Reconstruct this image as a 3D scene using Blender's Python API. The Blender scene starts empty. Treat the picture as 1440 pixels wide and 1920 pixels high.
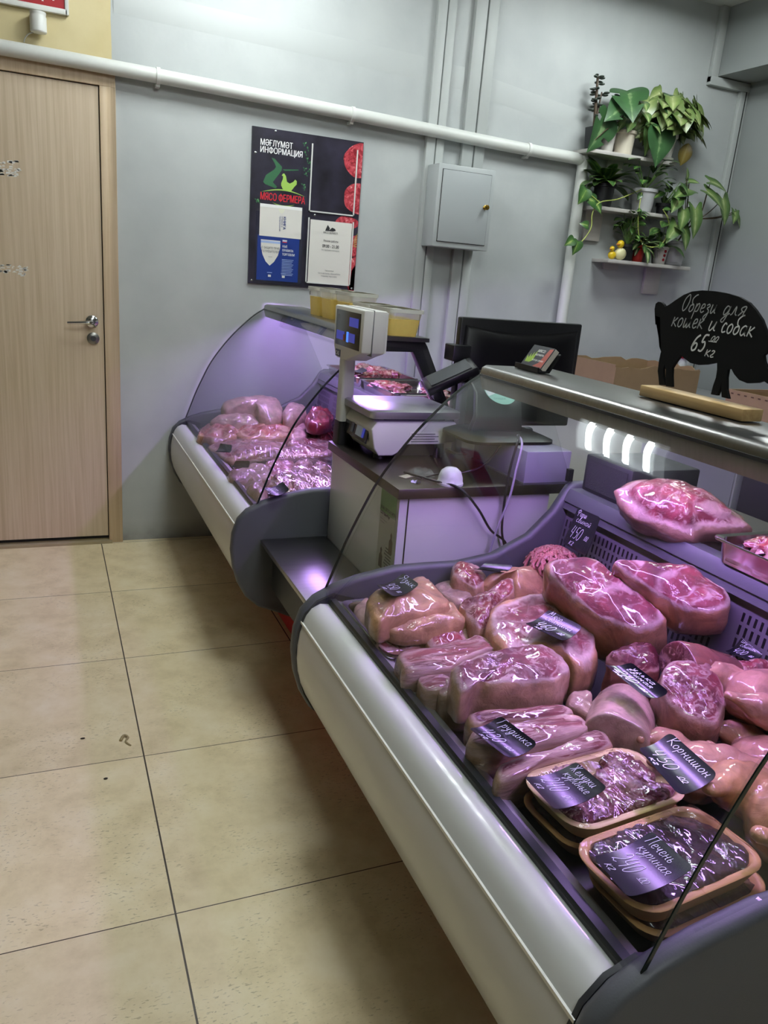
import bpy, bmesh, math, random
from mathutils import Vector, Matrix, noise, geometry
S = bpy.context.scene
COL = S.collection
# ------------------------------------------------------------------ camera
cam = bpy.data.cameras.new('camera')
cam.sensor_fit = 'VERTICAL'; cam.sensor_height = 36.0; cam.lens = 36.0*1478.4/1920
cam.clip_start = 0.02; cam.clip_end = 50
co = bpy.data.objects.new('camera', cam); COL.objects.link(co)
R_ = Vector((0.9213, -0.3805, 0.0803)).normalized()
W_ = Vector((0.3868, 0.8748, -0.2918)).normalized()
U_ = R_.cross(W_).normalized()
W_ = U_.cross(R_)
mw = Matrix(((R_.x, U_.x, -W_.x, -0.2096), (R_.y, U_.y, -W_.y, -3.841), (R_.z, U_.z, -W_.z, 1.3681), (0, 0, 0, 1)))
co.matrix_world = mw
S.camera = co
# ------------------------------------------------------------------ world, exposure
wd = bpy.data.worlds.new('world'); S.world = wd; wd.use_nodes = True
wd.node_tree.nodes['Background'].inputs[0].default_value = (0.55, 0.6, 0.62, 1)
wd.node_tree.nodes['Background'].inputs[1].default_value = 0.03
S.view_settings.view_transform = 'Standard'; S.view_settings.look = 'None'
S.view_settings.exposure = 0.0; S.view_settings.gamma = 1.0
TUBE_POWER = 66.0        # emission of the ceiling tubes
TUBE_COLOR = (0.93, 1.0, 0.99)
LED_POWER = 98.0         # emission of the pink lamp strips in the display cases
LED_COLOR = (0.58, 0.33, 1.0)
CEIL_LIGHTS = [(0.62, -0.77), (2.42, -1.0), (0.62, -2.6), (0.2, -4.9)]
cy = S.cycles
cy.max_bounces = 10; cy.transparent_max_bounces = 24; cy.glossy_bounces = 4; cy.diffuse_bounces = 4
cy.caustics_reflective = False; cy.caustics_refractive = False
cy.sample_clamp_indirect = 4.0
cy.use_denoising = True
try:
    cy.denoiser = 'OPENIMAGEDENOISE'
except Exception:
    pass

# ------------------------------------------------------------------ helpers
def lin(c):
    if isinstance(c, str):
        c = c.lstrip('#'); c = [int(c[i:i+2], 16)/255 for i in (0, 2, 4)]
        c = [x/12.92 if x <= .04045 else ((x+.055)/1.055)**2.4 for x in c]
    return (c[0], c[1], c[2], 1)

def nmat(name):
    m = bpy.data.materials.new(name); m.use_nodes = True
    nt = m.node_tree; b = nt.nodes['Principled BSDF']
    return m, nt, b

def N(nt, typ, **kw):
    n = nt.nodes.new(typ)
    for k, v in kw.items():
        if k.startswith('i_'):
            n.inputs[k[2:].replace('_', ' ')].default_value = v
        else:
            setattr(n, k, v)
    return n

def mat(name, col, rough=.5, metal=0, coat=0, spec=.5, var=0, vscale=6, bump=0, bscale=80, emit=0, ecol=None, stretch=None):
    m, nt, b = nmat(name); L = nt.links.new
    c = lin(col)
    b.inputs['Base Color'].default_value = c; b.inputs['Roughness'].default_value = rough
    b.inputs['Metallic'].default_value = metal; b.inputs['Coat Weight'].default_value = coat
    b.inputs['Coat Roughness'].default_value = .06
    b.inputs['Specular IOR Level'].default_value = spec
    if emit:
        b.inputs['Emission Color'].default_value = lin(ecol or col); b.inputs['Emission Strength'].default_value = emit
    if var or bump:
        tc = N(nt, 'ShaderNodeTexCoord'); mp = N(nt, 'ShaderNodeMapping')
        L(tc.outputs['Object'], mp.inputs[0])
        if stretch: mp.inputs['Scale'].default_value = stretch
    if var:
        nz = N(nt, 'ShaderNodeTexNoise'); nz.inputs['Scale'].default_value = vscale; nz.inputs['Detail'].default_value = 5
        L(mp.outputs[0], nz.inputs['Vector'])
        rp = N(nt, 'ShaderNodeMapRange'); rp.inputs[1].default_value = .3; rp.inputs[2].default_value = .7
        rp.inputs[3].default_value = 1-var; rp.inputs[4].default_value = 1+var*.6
        L(nz.outputs[0], rp.inputs[0])
        mx = N(nt, 'ShaderNodeVectorMath', operation='SCALE'); mx.inputs[0].default_value = c[:3]
        L(rp.outputs[0], mx.inputs['Scale']); L(mx.outputs[0], b.inputs['Base Color'])
    if bump:
        nz2 = N(nt, 'ShaderNodeTexNoise'); nz2.inputs['Scale'].default_value = bscale; nz2.inputs['Detail'].default_value = 4
        L(mp.outputs[0], nz2.inputs['Vector'])
        bp = N(nt, 'ShaderNodeBump'); bp.inputs['Strength'].default_value = bump; bp.inputs['Distance'].default_value = .01
        L(nz2.outputs[0], bp.inputs['Height']); L(bp.outputs[0], b.inputs['Normal'])
    return m

def ramp(nt, stops, interp='LINEAR'):
    r = N(nt, 'ShaderNodeValToRGB'); cr = r.color_ramp; cr.interpolation = interp
    while len(cr.elements) < len(stops): cr.elements.new(.5)
    for e, (p, c) in zip(cr.elements, stops):
        e.position = p; e.color = lin(c) if isinstance(c, str) else (c if len(c) == 4 else (*c, 1))
    return r

def glass_mat(name, tint=(.96, .98, .97), refl=1.0, rough=.0, haze=None, base=.0, wrinkle=0, ws=40):
    m = bpy.data.materials.new(name); m.use_nodes = True; nt = m.node_tree; L = nt.links.new
    nt.nodes.remove(nt.nodes['Principled BSDF']); out = nt.nodes['Material Output']
    tr = N(nt, 'ShaderNodeBsdfTransparent'); tr.inputs[0].default_value = (*tint, 1)
    gl = N(nt, 'ShaderNodeBsdfGlossy'); gl.inputs['Roughness'].default_value = rough; gl.inputs[0].default_value = (refl, refl, refl, 1)
    fr = N(nt, 'ShaderNodeFresnel'); geo = N(nt, 'ShaderNodeNewGeometry'); io = N(nt, 'ShaderNodeMix')
    io.inputs[2].default_value = 1.45; io.inputs[3].default_value = 1/1.45
    L(geo.outputs['Backfacing'], io.inputs[0]); L(io.outputs[0], fr.inputs[0])     # a pane mirrors alike from both faces
    ad = N(nt, 'ShaderNodeMath', operation='ADD'); ad.inputs[1].default_value = base; ad.use_clamp = True
    L(fr.outputs[0], ad.inputs[0])
    mx = N(nt, 'ShaderNodeMixShader'); L(ad.outputs[0], mx.inputs[0]); L(tr.outputs[0], mx.inputs[1]); L(gl.outputs[0], mx.inputs[2])
    if wrinkle:
        tc = N(nt, 'ShaderNodeTexCoord'); mp = N(nt, 'ShaderNodeMapping'); mp.inputs['Scale'].default_value = (1, .35, 1); mp.inputs['Rotation'].default_value = (0, 0, .6)
        nz = N(nt, 'ShaderNodeTexNoise'); nz.inputs['Scale'].default_value = ws; nz.inputs['Detail'].default_value = 3; nz.inputs['Distortion'].default_value = .8
        bp = N(nt, 'ShaderNodeBump'); bp.inputs['Strength'].default_value = wrinkle; bp.inputs['Distance'].default_value = .02
        L(tc.outputs['Object'], mp.inputs[0]); L(mp.outputs[0], nz.inputs['Vector']); L(nz.outputs[0], bp.inputs['Height'])
        L(bp.outputs[0], gl.inputs['Normal']); L(bp.outputs[0], fr.inputs['Normal'])
    L(mx.outputs[0], out.inputs[0])
    return m

class MB:
    def __init__(s): s.v = []; s.f = []; s.m = []; s.a = {}
    def add(s, vs, fs, mi=0, attr=None):
        o = len(s.v); s.v += [Vector(v) for v in vs]
        for f in fs: s.f.append([i+o for i in f]); s.m.append(mi)
        if attr is not None:
            for i, x in enumerate(attr): s.a[o+i] = x
        return s
    def box(s, x0, x1, y0, y1, z0, z1, mi=0):
        vs = [(x, y, z) for x in (x0, x1) for y in (y0, y1) for z in (z0, z1)]
        return s.add(vs, [(0, 1, 3, 2), (4, 6, 7, 5), (0, 4, 5, 1), (2, 3, 7, 6), (0, 2, 6, 4), (1, 5, 7, 3)], mi)
    def obox(s, c, size, M=None, mi=0):
        M = M or Matrix.Identity(3); c = Vector(c)
        vs = [c + M @ Vector((x*size[0]/2, y*size[1]/2, z*size[2]/2)) for x in (-1, 1) for y in (-1, 1) for z in (-1, 1)]
        return s.add(vs, [(0, 1, 3, 2), (4, 6, 7, 5), (0, 4, 5, 1), (2, 3, 7, 6), (0, 2, 6, 4), (1, 5, 7, 3)], mi)
    def prism(s, poly, axis, a, b, mi=0, cap=True):
        n = len(poly)
        def P(q, t): return {'x': (t, q[0], q[1]), 'y': (q[0], t, q[1]), 'z': (q[0], q[1], t)}[axis]
        vs = [P(q, a) for q in poly]+[P(q, b) for q in poly]
        fs = [(i, (i+1) % n, n+(i+1) % n, n+i) for i in range(n)]
        if cap: fs += [tuple(range(n)), tuple(range(2*n-1, n-1, -1))]
        return s.add(vs, fs, mi)
    def loft(s, rings, closed=True, caps=True, mi=0, attr=None):
        n = len(rings[0]); vs = [p for r in rings for p in r]; fs = []
        for k in range(len(rings)-1):
            for i in range(n if closed else n-1):
                j = (i+1) % n; fs.append((k*n+i, k*n+j, (k+1)*n+j, (k+1)*n+i))
        if caps and closed:
            fs.append(tuple(range(n-1, -1, -1))); fs.append(tuple((len(rings)-1)*n+i for i in range(n)))
        return s.add(vs, fs, mi, attr)
    def lathe(s, c, prof, seg=24, mi=0, caps=True, sx=1, sy=1, M=None):
        c = Vector(c); rings = []
        for r, z in prof:
            ring = []
            for i in range(seg):
                q = Vector((r*math.cos(2*math.pi*i/seg)*sx, r*math.sin(2*math.pi*i/seg)*sy, z))
                ring.append(c + (M @ q if M else q))
            rings.append(ring)
        return s.loft(rings, True, caps, mi)
    def tube(s, path, r, seg=8, mi=0, smooth=0):
        path = [Vector(q) for q in path]
        if smooth: path = crom(path, smooth)
        n = len(path); rs = r if isinstance(r, (list, tuple)) else [r]*n
        if len(rs) != n: rs = [rs[0]+(rs[-1]-rs[0])*i/(n-1) for i in range(n)]
        rings = []; prev = None
        for i in range(n):
            t = (path[min(i+1, n-1)]-path[max(i-1, 0)]).normalized()
            if prev is None:
                prev = t.orthogonal().normalized()
            prev = (prev - t*prev.dot(t))
            prev = prev.normalized() if prev.length > 1e-6 else t.orthogonal().normalized()
            b = t.cross(prev)
            rings.append([path[i]+(prev*math.cos(2*math.pi*k/seg)+b*math.sin(2*math.pi*k/seg))*rs[i] for k in range(seg)])
        return s.loft(rings, True, True, mi)
    def ell(s, c, r, M=None, seg=16, rings=10, mi=0, nz=0, nf=20, seed=0):
        c = Vector(c); prof = []
        rr = []
        for k in range(rings+1):
            a = math.pi*k/rings; z = -math.cos(a); q = max(math.sin(a), .02)
            ring = []
            for i in range(seg):
                d = Vector((q*math.cos(2*math.pi*i/seg), q*math.sin(2*math.pi*i/seg), z))
                p = Vector((d.x*r[0], d.y*r[1], d.z*r[2]))
                if nz: p *= 1+nz*noise.noise(d*nf*.1+Vector((seed*7.3, seed*1.7, seed)))
                ring.append(c+(M @ p if M else p))
            rr.append(ring)
        return s.loft(rr, True, True, mi)
    def build(s, name, mats, parent=None, bevel=0, bseg=2, smooth=True, angle=35, loc=None, label=None):
        off = Vector((0, 0, 0)); q = parent
        while q: off += q.location; q = q.parent
        me = bpy.data.meshes.new(name)
        if parent is None and loc is None:
            mn = [min(v[i] for v in s.v) for i in range(3)]; mx = [max(v[i] for v in s.v) for i in range(3)]
            loc = ((mn[0]+mx[0])/2, (mn[1]+mx[1])/2, mn[2])
        if loc is not None: off = off + Vector(loc)
        me.from_pydata([v-off for v in s.v], [], s.f)
        for mm in (mats if isinstance(mats, (list, tuple)) else [mats]): me.materials.append(mm)
        for p, i in zip(me.polygons, s.m): p.material_index = i
        if s.a:
            at = me.attributes.new('zone', 'FLOAT', 'POINT')
            for i in range(len(s.v)): at.data[i].value = s.a.get(i, 0.0)
        bm = bmesh.new(); bm.from_mesh(me)
        bmesh.ops.remove_doubles(bm, verts=bm.verts, dist=1e-6)
        bmesh.ops.recalc_face_normals(bm, faces=bm.faces)
        if bevel:
            es = [e for e in bm.edges if len(e.link_faces) == 2 and e.calc_face_angle(0) > math.radians(30)]
            bmesh.ops.bevel(bm, geom=es, offset=bevel, segments=bseg, profile=.5, affect='EDGES', clamp_overlap=True)
        bm.to_mesh(me); bm.free()
        if smooth:
            me.shade_smooth(); me.set_sharp_from_angle(angle=math.radians(angle))
        o = bpy.data.objects.new(name, me); COL.objects.link(o)
        if loc is not None: o.location = loc
        if parent: o.parent = parent
        if label: o['label'] = label
        return o

def crom(path, n=6, closed=False):
    P = [Vector(q) for q in path]; out = []; m = len(P)
    for i in range(m if closed else m-1):
        if closed: a, b, c, d = P[i-1], P[i], P[(i+1) % m], P[(i+2) % m]
        else: a, b, c, d = P[max(i-1, 0)], P[i], P[i+1], P[min(i+2, m-1)]
        for k in range(n):
            t = k/n
            out.append(.5*((2*b)+(c-a)*t+(2*a-5*b+4*c-d)*t*t+(3*b-a-3*c+d)*t*t*t))
    if not closed: out.append(P[-1])
    return out

def thing(name, loc, label, cat, group=None):
    o = bpy.data.objects.new(name, None); COL.objects.link(o); o.location = loc; o.empty_display_size = .05
    o['label'] = label; o['category'] = cat
    if group: o['group'] = group
    return o
def tag(o, label, cat, group=None):
    o['label'] = label; o['category'] = cat
    if group: o['group'] = group
    return o
def struct(o): o['kind'] = 'structure'; return o
def copy_tree(o, parent=None):
    c = o.copy(); COL.objects.link(c); c.parent = parent
    for ch in list(o.children): copy_tree(ch, c)
    return c
def rz(a): return Matrix.Rotation(a, 3, 'Z')
def rrect(cx, cy, w, d, r, z, rot=0, n=5):
    pts = []
    for sx, sy, a0 in ((1, 1, 0), (-1, 1, 90), (-1, -1, 180), (1, -1, 270)):
        for k in range(n):
            a = math.radians(a0+90*k/(n-1))
            pts.append((sx*(w/2-r)+r*math.cos(a), sy*(d/2-r)+r*math.sin(a)))
    c, s = math.cos(rot), math.sin(rot)
    return [Vector((cx+x*c-y*s, cy+x*s+y*c, z)) for x, y in pts]

def text_mesh(name, txt, size, mt, parent, origin, ux, uy, align='LEFT', shear=0, extrude=.0002, squeeze=1.0, bold=0):
    cu = bpy.data.curves.new(name, 'FONT'); cu.body = txt; cu.size = 1; cu.align_x = align; cu.shear = shear
    cu.fill_mode = 'NONE'; cu.resolution_u = 4
    o = bpy.data.objects.new(name, cu); COL.objects.link(o)
    dg = bpy.context.evaluated_depsgraph_get(); dg.update()
    me0 = bpy.data.meshes.new_from_object(o.evaluated_get(dg))
    V = [(v.co.x, v.co.y) for v in me0.vertices]; E = [tuple(e.vertices) for e in me0.edges]
    bpy.data.objects.remove(o); bpy.data.curves.remove(cu); bpy.data.meshes.remove(me0)
    if not V: return None
    vs, _, fs, *_r = geometry.delaunay_2d_cdt([Vector(v) for v in V], E, [], 0, 1e-5)
    ed = [(V[a], V[b]) for a, b in E]
    def inside(x, y):
        w = 0
        for (x1, y1), (x2, y2) in ed:
            if (y1 > y) != (y2 > y) and x1+(y-y1)/(y2-y1)*(x2-x1) > x: w += 1 if y2 > y1 else -1
        return w != 0
    keep = [f for f in fs if inside(sum(vs[i].x for i in f)/3, sum(vs[i].y for i in f)/3)]
    ux = Vector(ux).normalized(); uy = Vector(uy).normalized(); un = ux.cross(uy); origin = Vector(origin)
    mb = MB()
    for k in ((0,) if not bold else (-1, 0, 1)):
        mb.add([origin+ux*((v.x+k*bold)*size*squeeze)+uy*(v.y*size)+un*(extrude+k*.00002) for v in vs], keep)
    r = mb.build(name, mt, parent, smooth=False)
    return r
# ------------------------------------------------------------------ materials
def wall_mat():
    m, nt, b = nmat('wall paint'); L = nt.links.new
    tc = N(nt, 'ShaderNodeTexCoord'); sep = N(nt, 'ShaderNodeSeparateXYZ'); L(tc.outputs['Object'], sep.inputs[0])
    nz = N(nt, 'ShaderNodeTexNoise', i_Scale=3.0, i_Detail=6.0); L(tc.outputs['Object'], nz.inputs['Vector'])
    g = ramp(nt, [(.35, '#acb0b0'), (.65, '#b7bbba')]); L(nz.outputs[0], g.inputs[0])
    ye = ramp(nt, [(.35, '#c9b98a'), (.65, '#d9cba0')]); L(nz.outputs[0], ye.inputs[0])
    ns = N(nt, 'ShaderNodeTexNoise', i_Scale=9.0, i_Detail=3.0); L(tc.outputs['Object'], ns.inputs['Vector'])
    w = N(nt, 'ShaderNodeMath', operation='MULTIPLY_ADD'); w.inputs[1].default_value = .012; L(ns.outputs[0], w.inputs[0]); L(sep.outputs[0], w.inputs[2])
    lt = N(nt, 'ShaderNodeMath', operation='LESS_THAN'); lt.inputs[1].default_value = .0955; L(w.outputs[0], lt.inputs[0])
    mx = N(nt, 'ShaderNodeMix', data_type='RGBA'); L(lt.outputs[0], mx.inputs[0]); L(g.outputs[0], mx.inputs[6]); L(ye.outputs[0], mx.inputs[7])
    # grime near the floor
    gr = N(nt, 'ShaderNodeMapRange'); gr.inputs[1].default_value = .0; gr.inputs[2].default_value = .10; gr.inputs[3].default_value = .75; gr.inputs[4].default_value = 0
    L(sep.outputs[2], gr.inputs[0])
    n3 = N(nt, 'ShaderNodeTexNoise', i_Scale=14.0, i_Detail=5.0); L(tc.outputs['Object'], n3.inputs['Vector'])
    mu = N(nt, 'ShaderNodeMath', operation='MULTIPLY'); L(gr.outputs[0], mu.inputs[0]); L(n3.outputs[0], mu.inputs[1])
    mx2 = N(nt, 'ShaderNodeMix', data_type='RGBA'); L(mu.outputs[0], mx2.inputs[0]); L(mx.outputs[2], mx2.inputs[6]); mx2.inputs[7].default_value = lin('#4a3f30')
    L(mx2.outputs[2], b.inputs['Base Color']); b.inputs['Roughness'].default_value = .55
    bp = N(nt, 'ShaderNodeBump'); bp.inputs['Strength'].default_value = .25; bp.inputs['Distance'].default_value = .02
    n4 = N(nt, 'ShaderNodeTexNoise', i_Scale=4.0, i_Detail=4.0); L(tc.outputs['Object'], n4.inputs['Vector']); L(n4.outputs[0], bp.inputs['Height']); L(bp.outputs[0], b.inputs['Normal'])
    return m

def floor_mat():
    m, nt, b = nmat('cream floor tile'); L = nt.links.new
    tc = N(nt, 'ShaderNodeTexCoord'); sep = N(nt, 'ShaderNodeSeparateXYZ'); L(tc.outputs['Object'], sep.inputs[0])
    def grout(idx, off, w):
        a = N(nt, 'ShaderNodeMath', operation='ADD'); a.inputs[1].default_value = off+60*.6007; L(sep.outputs[idx], a.inputs[0])
        d = N(nt, 'ShaderNodeMath', operation='DIVIDE'); d.inputs[1].default_value = .6007; L(a.outputs[0], d.inputs[0])
        f = N(nt, 'ShaderNodeMath', operation='FRACT'); L(d.outputs[0], f.inputs[0])
        p = N(nt, 'ShaderNodeMath', operation='PINGPONG'); p.inputs[1].default_value = .5; L(f.outputs[0], p.inputs[0])
        l = N(nt, 'ShaderNodeMath', operation='LESS_THAN'); l.inputs[1].default_value = w/.6007/2; L(p.outputs[0], l.inputs[0])
        return l, d
    gx, dx = grout(0, 0, .0042); gy, dy = grout(1, .029, .0026)
    mxg = N(nt, 'ShaderNodeMath', operation='MAXIMUM'); L(gx.outputs[0], mxg.inputs[0]); L(gy.outputs[0], mxg.inputs[1])
    # per tile tint
    fx = N(nt, 'ShaderNodeMath', operation='FLOOR'); L(dx.outputs[0], fx.inputs[0]); fy = N(nt, 'ShaderNodeMath', operation='FLOOR'); L(dy.outputs[0], fy.inputs[0])
    cb = N(nt, 'ShaderNodeCombineXYZ'); L(fx.outputs[0], cb.inputs[0]); L(fy.outputs[0], cb.inputs[1])
    wn = N(nt, 'ShaderNodeTexWhiteNoise', noise_dimensions='3D'); L(cb.outputs[0], wn.inputs[0])
    nz = N(nt, 'ShaderNodeTexNoise', i_Scale=7.0, i_Detail=8.0, i_Roughness=.65); L(tc.outputs['Object'], nz.inputs['Vector'])
    c1 = ramp(nt, [(.3, '#d0bf98'), (.5, '#e2d2ac'), (.72, '#ecdfc0')]); L(nz.outputs[0], c1.inputs[0])
    # travertine flecks
    mp = N(nt, 'ShaderNodeMapping'); mp.inputs['Scale'].default_value = (26, 72, 1); mp.inputs['Rotation'].default_value = (0, 0, .35); L(tc.outputs['Object'], mp.inputs[0])
    nf = N(nt, 'ShaderNodeTexNoise', i_Scale=3.0, i_Detail=3.0, i_Distortion=.6); L(mp.outputs[0], nf.inputs['Vector'])
    rf = ramp(nt, [(.60, (0, 0, 0)), (.66, (1, 1, 1))]); L(nf.outputs[0], rf.inputs[0])
    nm = N(nt, 'ShaderNodeTexNoise', i_Scale=5.0, i_Detail=2.0); L(tc.outputs['Object'], nm.inputs['Vector'])
    rm = ramp(nt, [(.42, (0, 0, 0)), (.62, (1, 1, 1))]); L(nm.outputs[0], rm.inputs[0])
    ff = N(nt, 'ShaderNodeMath', operation='MULTIPLY'); L(rf.outputs[0], ff.inputs[0]); L(rm.outputs[0], ff.inputs[1])
    f2 = N(nt, 'ShaderNodeMath', operation='MULTIPLY'); f2.inputs[1].default_value = .5; L(ff.outputs[0], f2.inputs[0])
    m1 = N(nt, 'ShaderNodeMix', data_type='RGBA'); L(f2.outputs[0], m1.inputs[0]); L(c1.outputs[0], m1.inputs[6]); m1.inputs[7].default_value = lin('#857556')
    tt = N(nt, 'ShaderNodeMapRange'); tt.inputs[3].default_value = .93; tt.inputs[4].default_value = 1.04; L(wn.outputs[0], tt.inputs[0])
    sc = N(nt, 'ShaderNodeVectorMath', operation='SCALE'); L(m1.outputs[2], sc.inputs[0]); L(tt.outputs[0], sc.inputs['Scale'])
    m2 = N(nt, 'ShaderNodeMix', data_type='RGBA'); L(mxg.outputs[0], m2.inputs[0]); L(sc.outputs[0], m2.inputs[6]); m2.inputs[7].default_value = lin('#3b3126')
    L(m2.outputs[2], b.inputs['Base Color']); b.inputs['Roughness'].default_value = .42; b.inputs['Specular IOR Level'].default_value = .3
    bp = N(nt, 'ShaderNodeBump'); bp.inputs['Strength'].default_value = .15; bp.inputs['Distance'].default_value = .004; bp.invert = True
    L(mxg.outputs[0], bp.inputs['Height']); L(bp.outputs[0], b.inputs['Normal'])
    return m

def wood_mat(name, a, b_, c, sx=30, sz=1.2, rough=.5, axis='z', wear=False):
    m, nt, b = nmat(name); L = nt.links.new
    tc = N(nt, 'ShaderNodeTexCoord'); mp = N(nt, 'ShaderNodeMapping')
    mp.inputs['Scale'].default_value = {'z': (sx, sx, sz), 'x': (sz, sx, sx), 'y': (sx, sz, sx)}[axis]; L(tc.outputs['Object'], mp.inputs[0])
    nz = N(nt, 'ShaderNodeTexNoise', i_Scale=1.6, i_Detail=7.0, i_Roughness=.62, i_Distortion=.5); L(mp.outputs[0], nz.inputs['Vector'])
    r = ramp(nt, [(.28, a), (.5, b_), (.72, c)]); L(nz.outputs[0], r.inputs[0])
    L(r.outputs[0], b.inputs['Base Color']); b.inputs['Roughness'].default_value = rough
    return m

M_wall = wall_mat(); M_floor = floor_mat()
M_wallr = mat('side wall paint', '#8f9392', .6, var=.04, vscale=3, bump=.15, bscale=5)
M_ceil = mat('ceiling paint', '#cfd2d0', .8, var=.03, vscale=8)
M_door = wood_mat('pale oak veneer', '#b8a387', '#c8b49a', '#d4c2aa', 40, 1.0, .45)
M_frame = wood_mat('pale oak frame', '#b39c7e', '#c2ab8d', '#ccb79b', 40, 1.0, .5)
M_black = mat('black plastic', '#111214', .35); M_gap = mat('door gap', '#0e0c0a', .9)
M_chrome = mat('chrome', '#c9cbcc', .15, 1)
M_whitepl = mat('white painted pipe', '#d3d5d0', .4, var=.04)
M_trunk = mat('grey painted trunking', '#aeb2b0', .5)
M_boxg = mat('grey enamel box', '#adb2b2', .4)
M_boxd = mat('grey enamel door', '#a5aaab', .38)
M_brass = mat('brass', '#b08d3a', .25, 1)
M_white = mat('white plastic', '#d9dad6', .4)
M_paper = mat('paper white', '#dedbd4', .6)
M_red = mat('sign red', '#a51622', .5); M_txtw = mat('lettering white', '#f0f0ee', .6)
M_txtb = mat('lettering black', '#15151a', .6)
M_tube = mat('lamp tube', '#ffffff', .5, emit=TUBE_POWER, ecol=None)
M_tube.node_tree.nodes['Principled BSDF'].inputs['Emission Color'].default_value = (*TUBE_COLOR, 1)
M_led = mat('pink lamp tube', '#ffffff', .5, emit=LED_POWER)
M_led.node_tree.nodes['Principled BSDF'].inputs['Emission Color'].default_value = (*LED_COLOR, 1)
M_case = mat('case white enamel', '#c5c6c4', .32, coat=.2, var=.03, vscale=4)
M_panel = mat('grey moulded panel', '#484a4f', .5, bump=.06, bscale=400)
M_dark = mat('dark rubber', '#26282c', .5)
M_steel = mat('brushed steel', '#959493', .28, 1, var=.08, vscale=5, bump=.05, bscale=30, stretch=(1, 30, 1))
M_lip = mat('bright steel lip', '#c2c2c0', .4, .85, var=.1, vscale=14)
M_deck = mat('dull steel deck', '#8b8c90', .35, 1, var=.12, vscale=9)
M_glass = glass_mat('clear curved glass', (.95, .97, .965), refl=.45)
M_sglass = glass_mat('clear side glass', (.95, .965, .96), refl=.45)
M_gedge = mat('dark glass edge', '#0b1a17', .15)
M_bracket = mat('dark bracket', '#2b2a2d', .45)
M_kick = mat('red kick plate', '#c01426', .4)
M_body = mat('case body grey', '#55565b', .6)

# ------------------------------------------------------------------ setting
XR, ZC = 3.50, 2.87
struct(MB().box(-2.6, XR+.2, -6.2, .2, -.1, 0).build('floor', M_floor, loc=(0, 0, 0), smooth=False))
struct(MB().box(-2.6, XR+.2, 0, .2, 0, ZC).build('wall_back', M_wall, loc=(0, 0, 0), smooth=False))
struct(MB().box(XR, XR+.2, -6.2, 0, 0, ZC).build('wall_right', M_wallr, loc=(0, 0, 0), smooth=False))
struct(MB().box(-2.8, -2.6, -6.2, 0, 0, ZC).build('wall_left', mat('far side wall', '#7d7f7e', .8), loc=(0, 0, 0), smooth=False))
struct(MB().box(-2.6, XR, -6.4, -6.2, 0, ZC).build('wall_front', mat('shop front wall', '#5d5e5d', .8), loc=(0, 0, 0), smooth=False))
struct(MB().box(-2.8, XR+.2, -6.4, .2, ZC, ZC+.1).build('ceiling', M_ceil, loc=(0, 0, 0), smooth=False))
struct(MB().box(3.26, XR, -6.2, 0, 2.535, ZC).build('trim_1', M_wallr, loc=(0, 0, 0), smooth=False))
# seams of the wall plaster: shallow raised ridges
rd = MB()
for x0, x1, z0, z1 in ((.1, 1.5, 2.33, 2.30), (1.62, 1.72, 2.29, 2.29), (1.83, 2.5, 2.27, 2.19)):
    for k in range(1):
        rd.add([(x0, 0, z0+.05), (x1, 0, z1+.05), (x1, -.004, z1), (x0, -.004, z0), (x0, 0, z0-.05), (x1, 0, z1-.05)], [(0, 1, 2, 3), (3, 2, 5, 4)])
struct(rd.build('trim_2', mat('plaster ridge', '#b3b7b6', .55), loc=(0, 0, 0)))
# door
dr = bpy.data.objects.new('door_1', None); COL.objects.link(dr); dr.location = (-.4, 0, 0); struct(dr)
MB().box(-.90, .0335, -.012, -.001, .035, 1.999).build('door_leaf', M_door, dr)
MB().box(-.91, .0385, -.006, -.0005, .02, 2.004).build('door_gap', M_gap, dr)
fm = MB(); fm.box(.0375, .1, -.022, 0, .0, 2.003); fm.box(-1.0, .1, -.022, 0, 2.003, 2.069); fm.build('door_frame', M_frame, dr, bevel=.002)
MB().box(-.92, .05, -.035, 0, 0, .012).build('threshold', mat('worn threshold', '#a59678', .6, var=.1), dr)
hd = MB(); Mx = Matrix.Rotation(math.radians(90), 3, 'X')
hd.lathe((-.0145, -.012, 1.047), [(.027, 0), (.027, .006), (.022, .011), (.011, .013), (.011, .045)], 24, M=Mx)
hd.tube([(-.0145, -.055, 1.047), (-.03, -.06, 1.046), (-.07, -.058, 1.043), (-.118, -.052, 1.040)], [.0095, .006], 10, smooth=4)
hd.build('lever_handle', M_chrome, dr)
lk = MB(); lk.lathe((-.0115, -.012, .973), [(.0265, 0), (.0265, .006), (.02, .010)], 24, M=Mx); lk.build('lock_rose', mat('dull nickel', '#8c8a86', .35, 1), dr)
lk = MB(); lk.lathe((-.0115, -.021, .973), [(.012, 0), (.012, .003)], 16, M=Mx); lk.build('lock_cylinder', M_bracket, dr)
rng = random.Random(3)
for (cx, cz, w, h) in ((-.325, 1.645, .05, .05), (-.33, 1.245, .065, .035)):
    rs = MB()
    for k in range(46):
        x = cx+rng.uniform(-w, w); z = cz+rng.uniform(-h, h)*.6; a = rng.uniform(.003, .011); bb = rng.uniform(.0015, .005)
        rs.add([(x-a, -.0124, z-bb), (x+a, -.0124, z-bb*.6), (x+a*.7, -.0124, z+bb), (x-a*.8, -.0124, z+bb*.8)], [(0, 1, 2, 3)])
    rs.build('sticker_residue', M_paper, dr, smooth=False)
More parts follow.
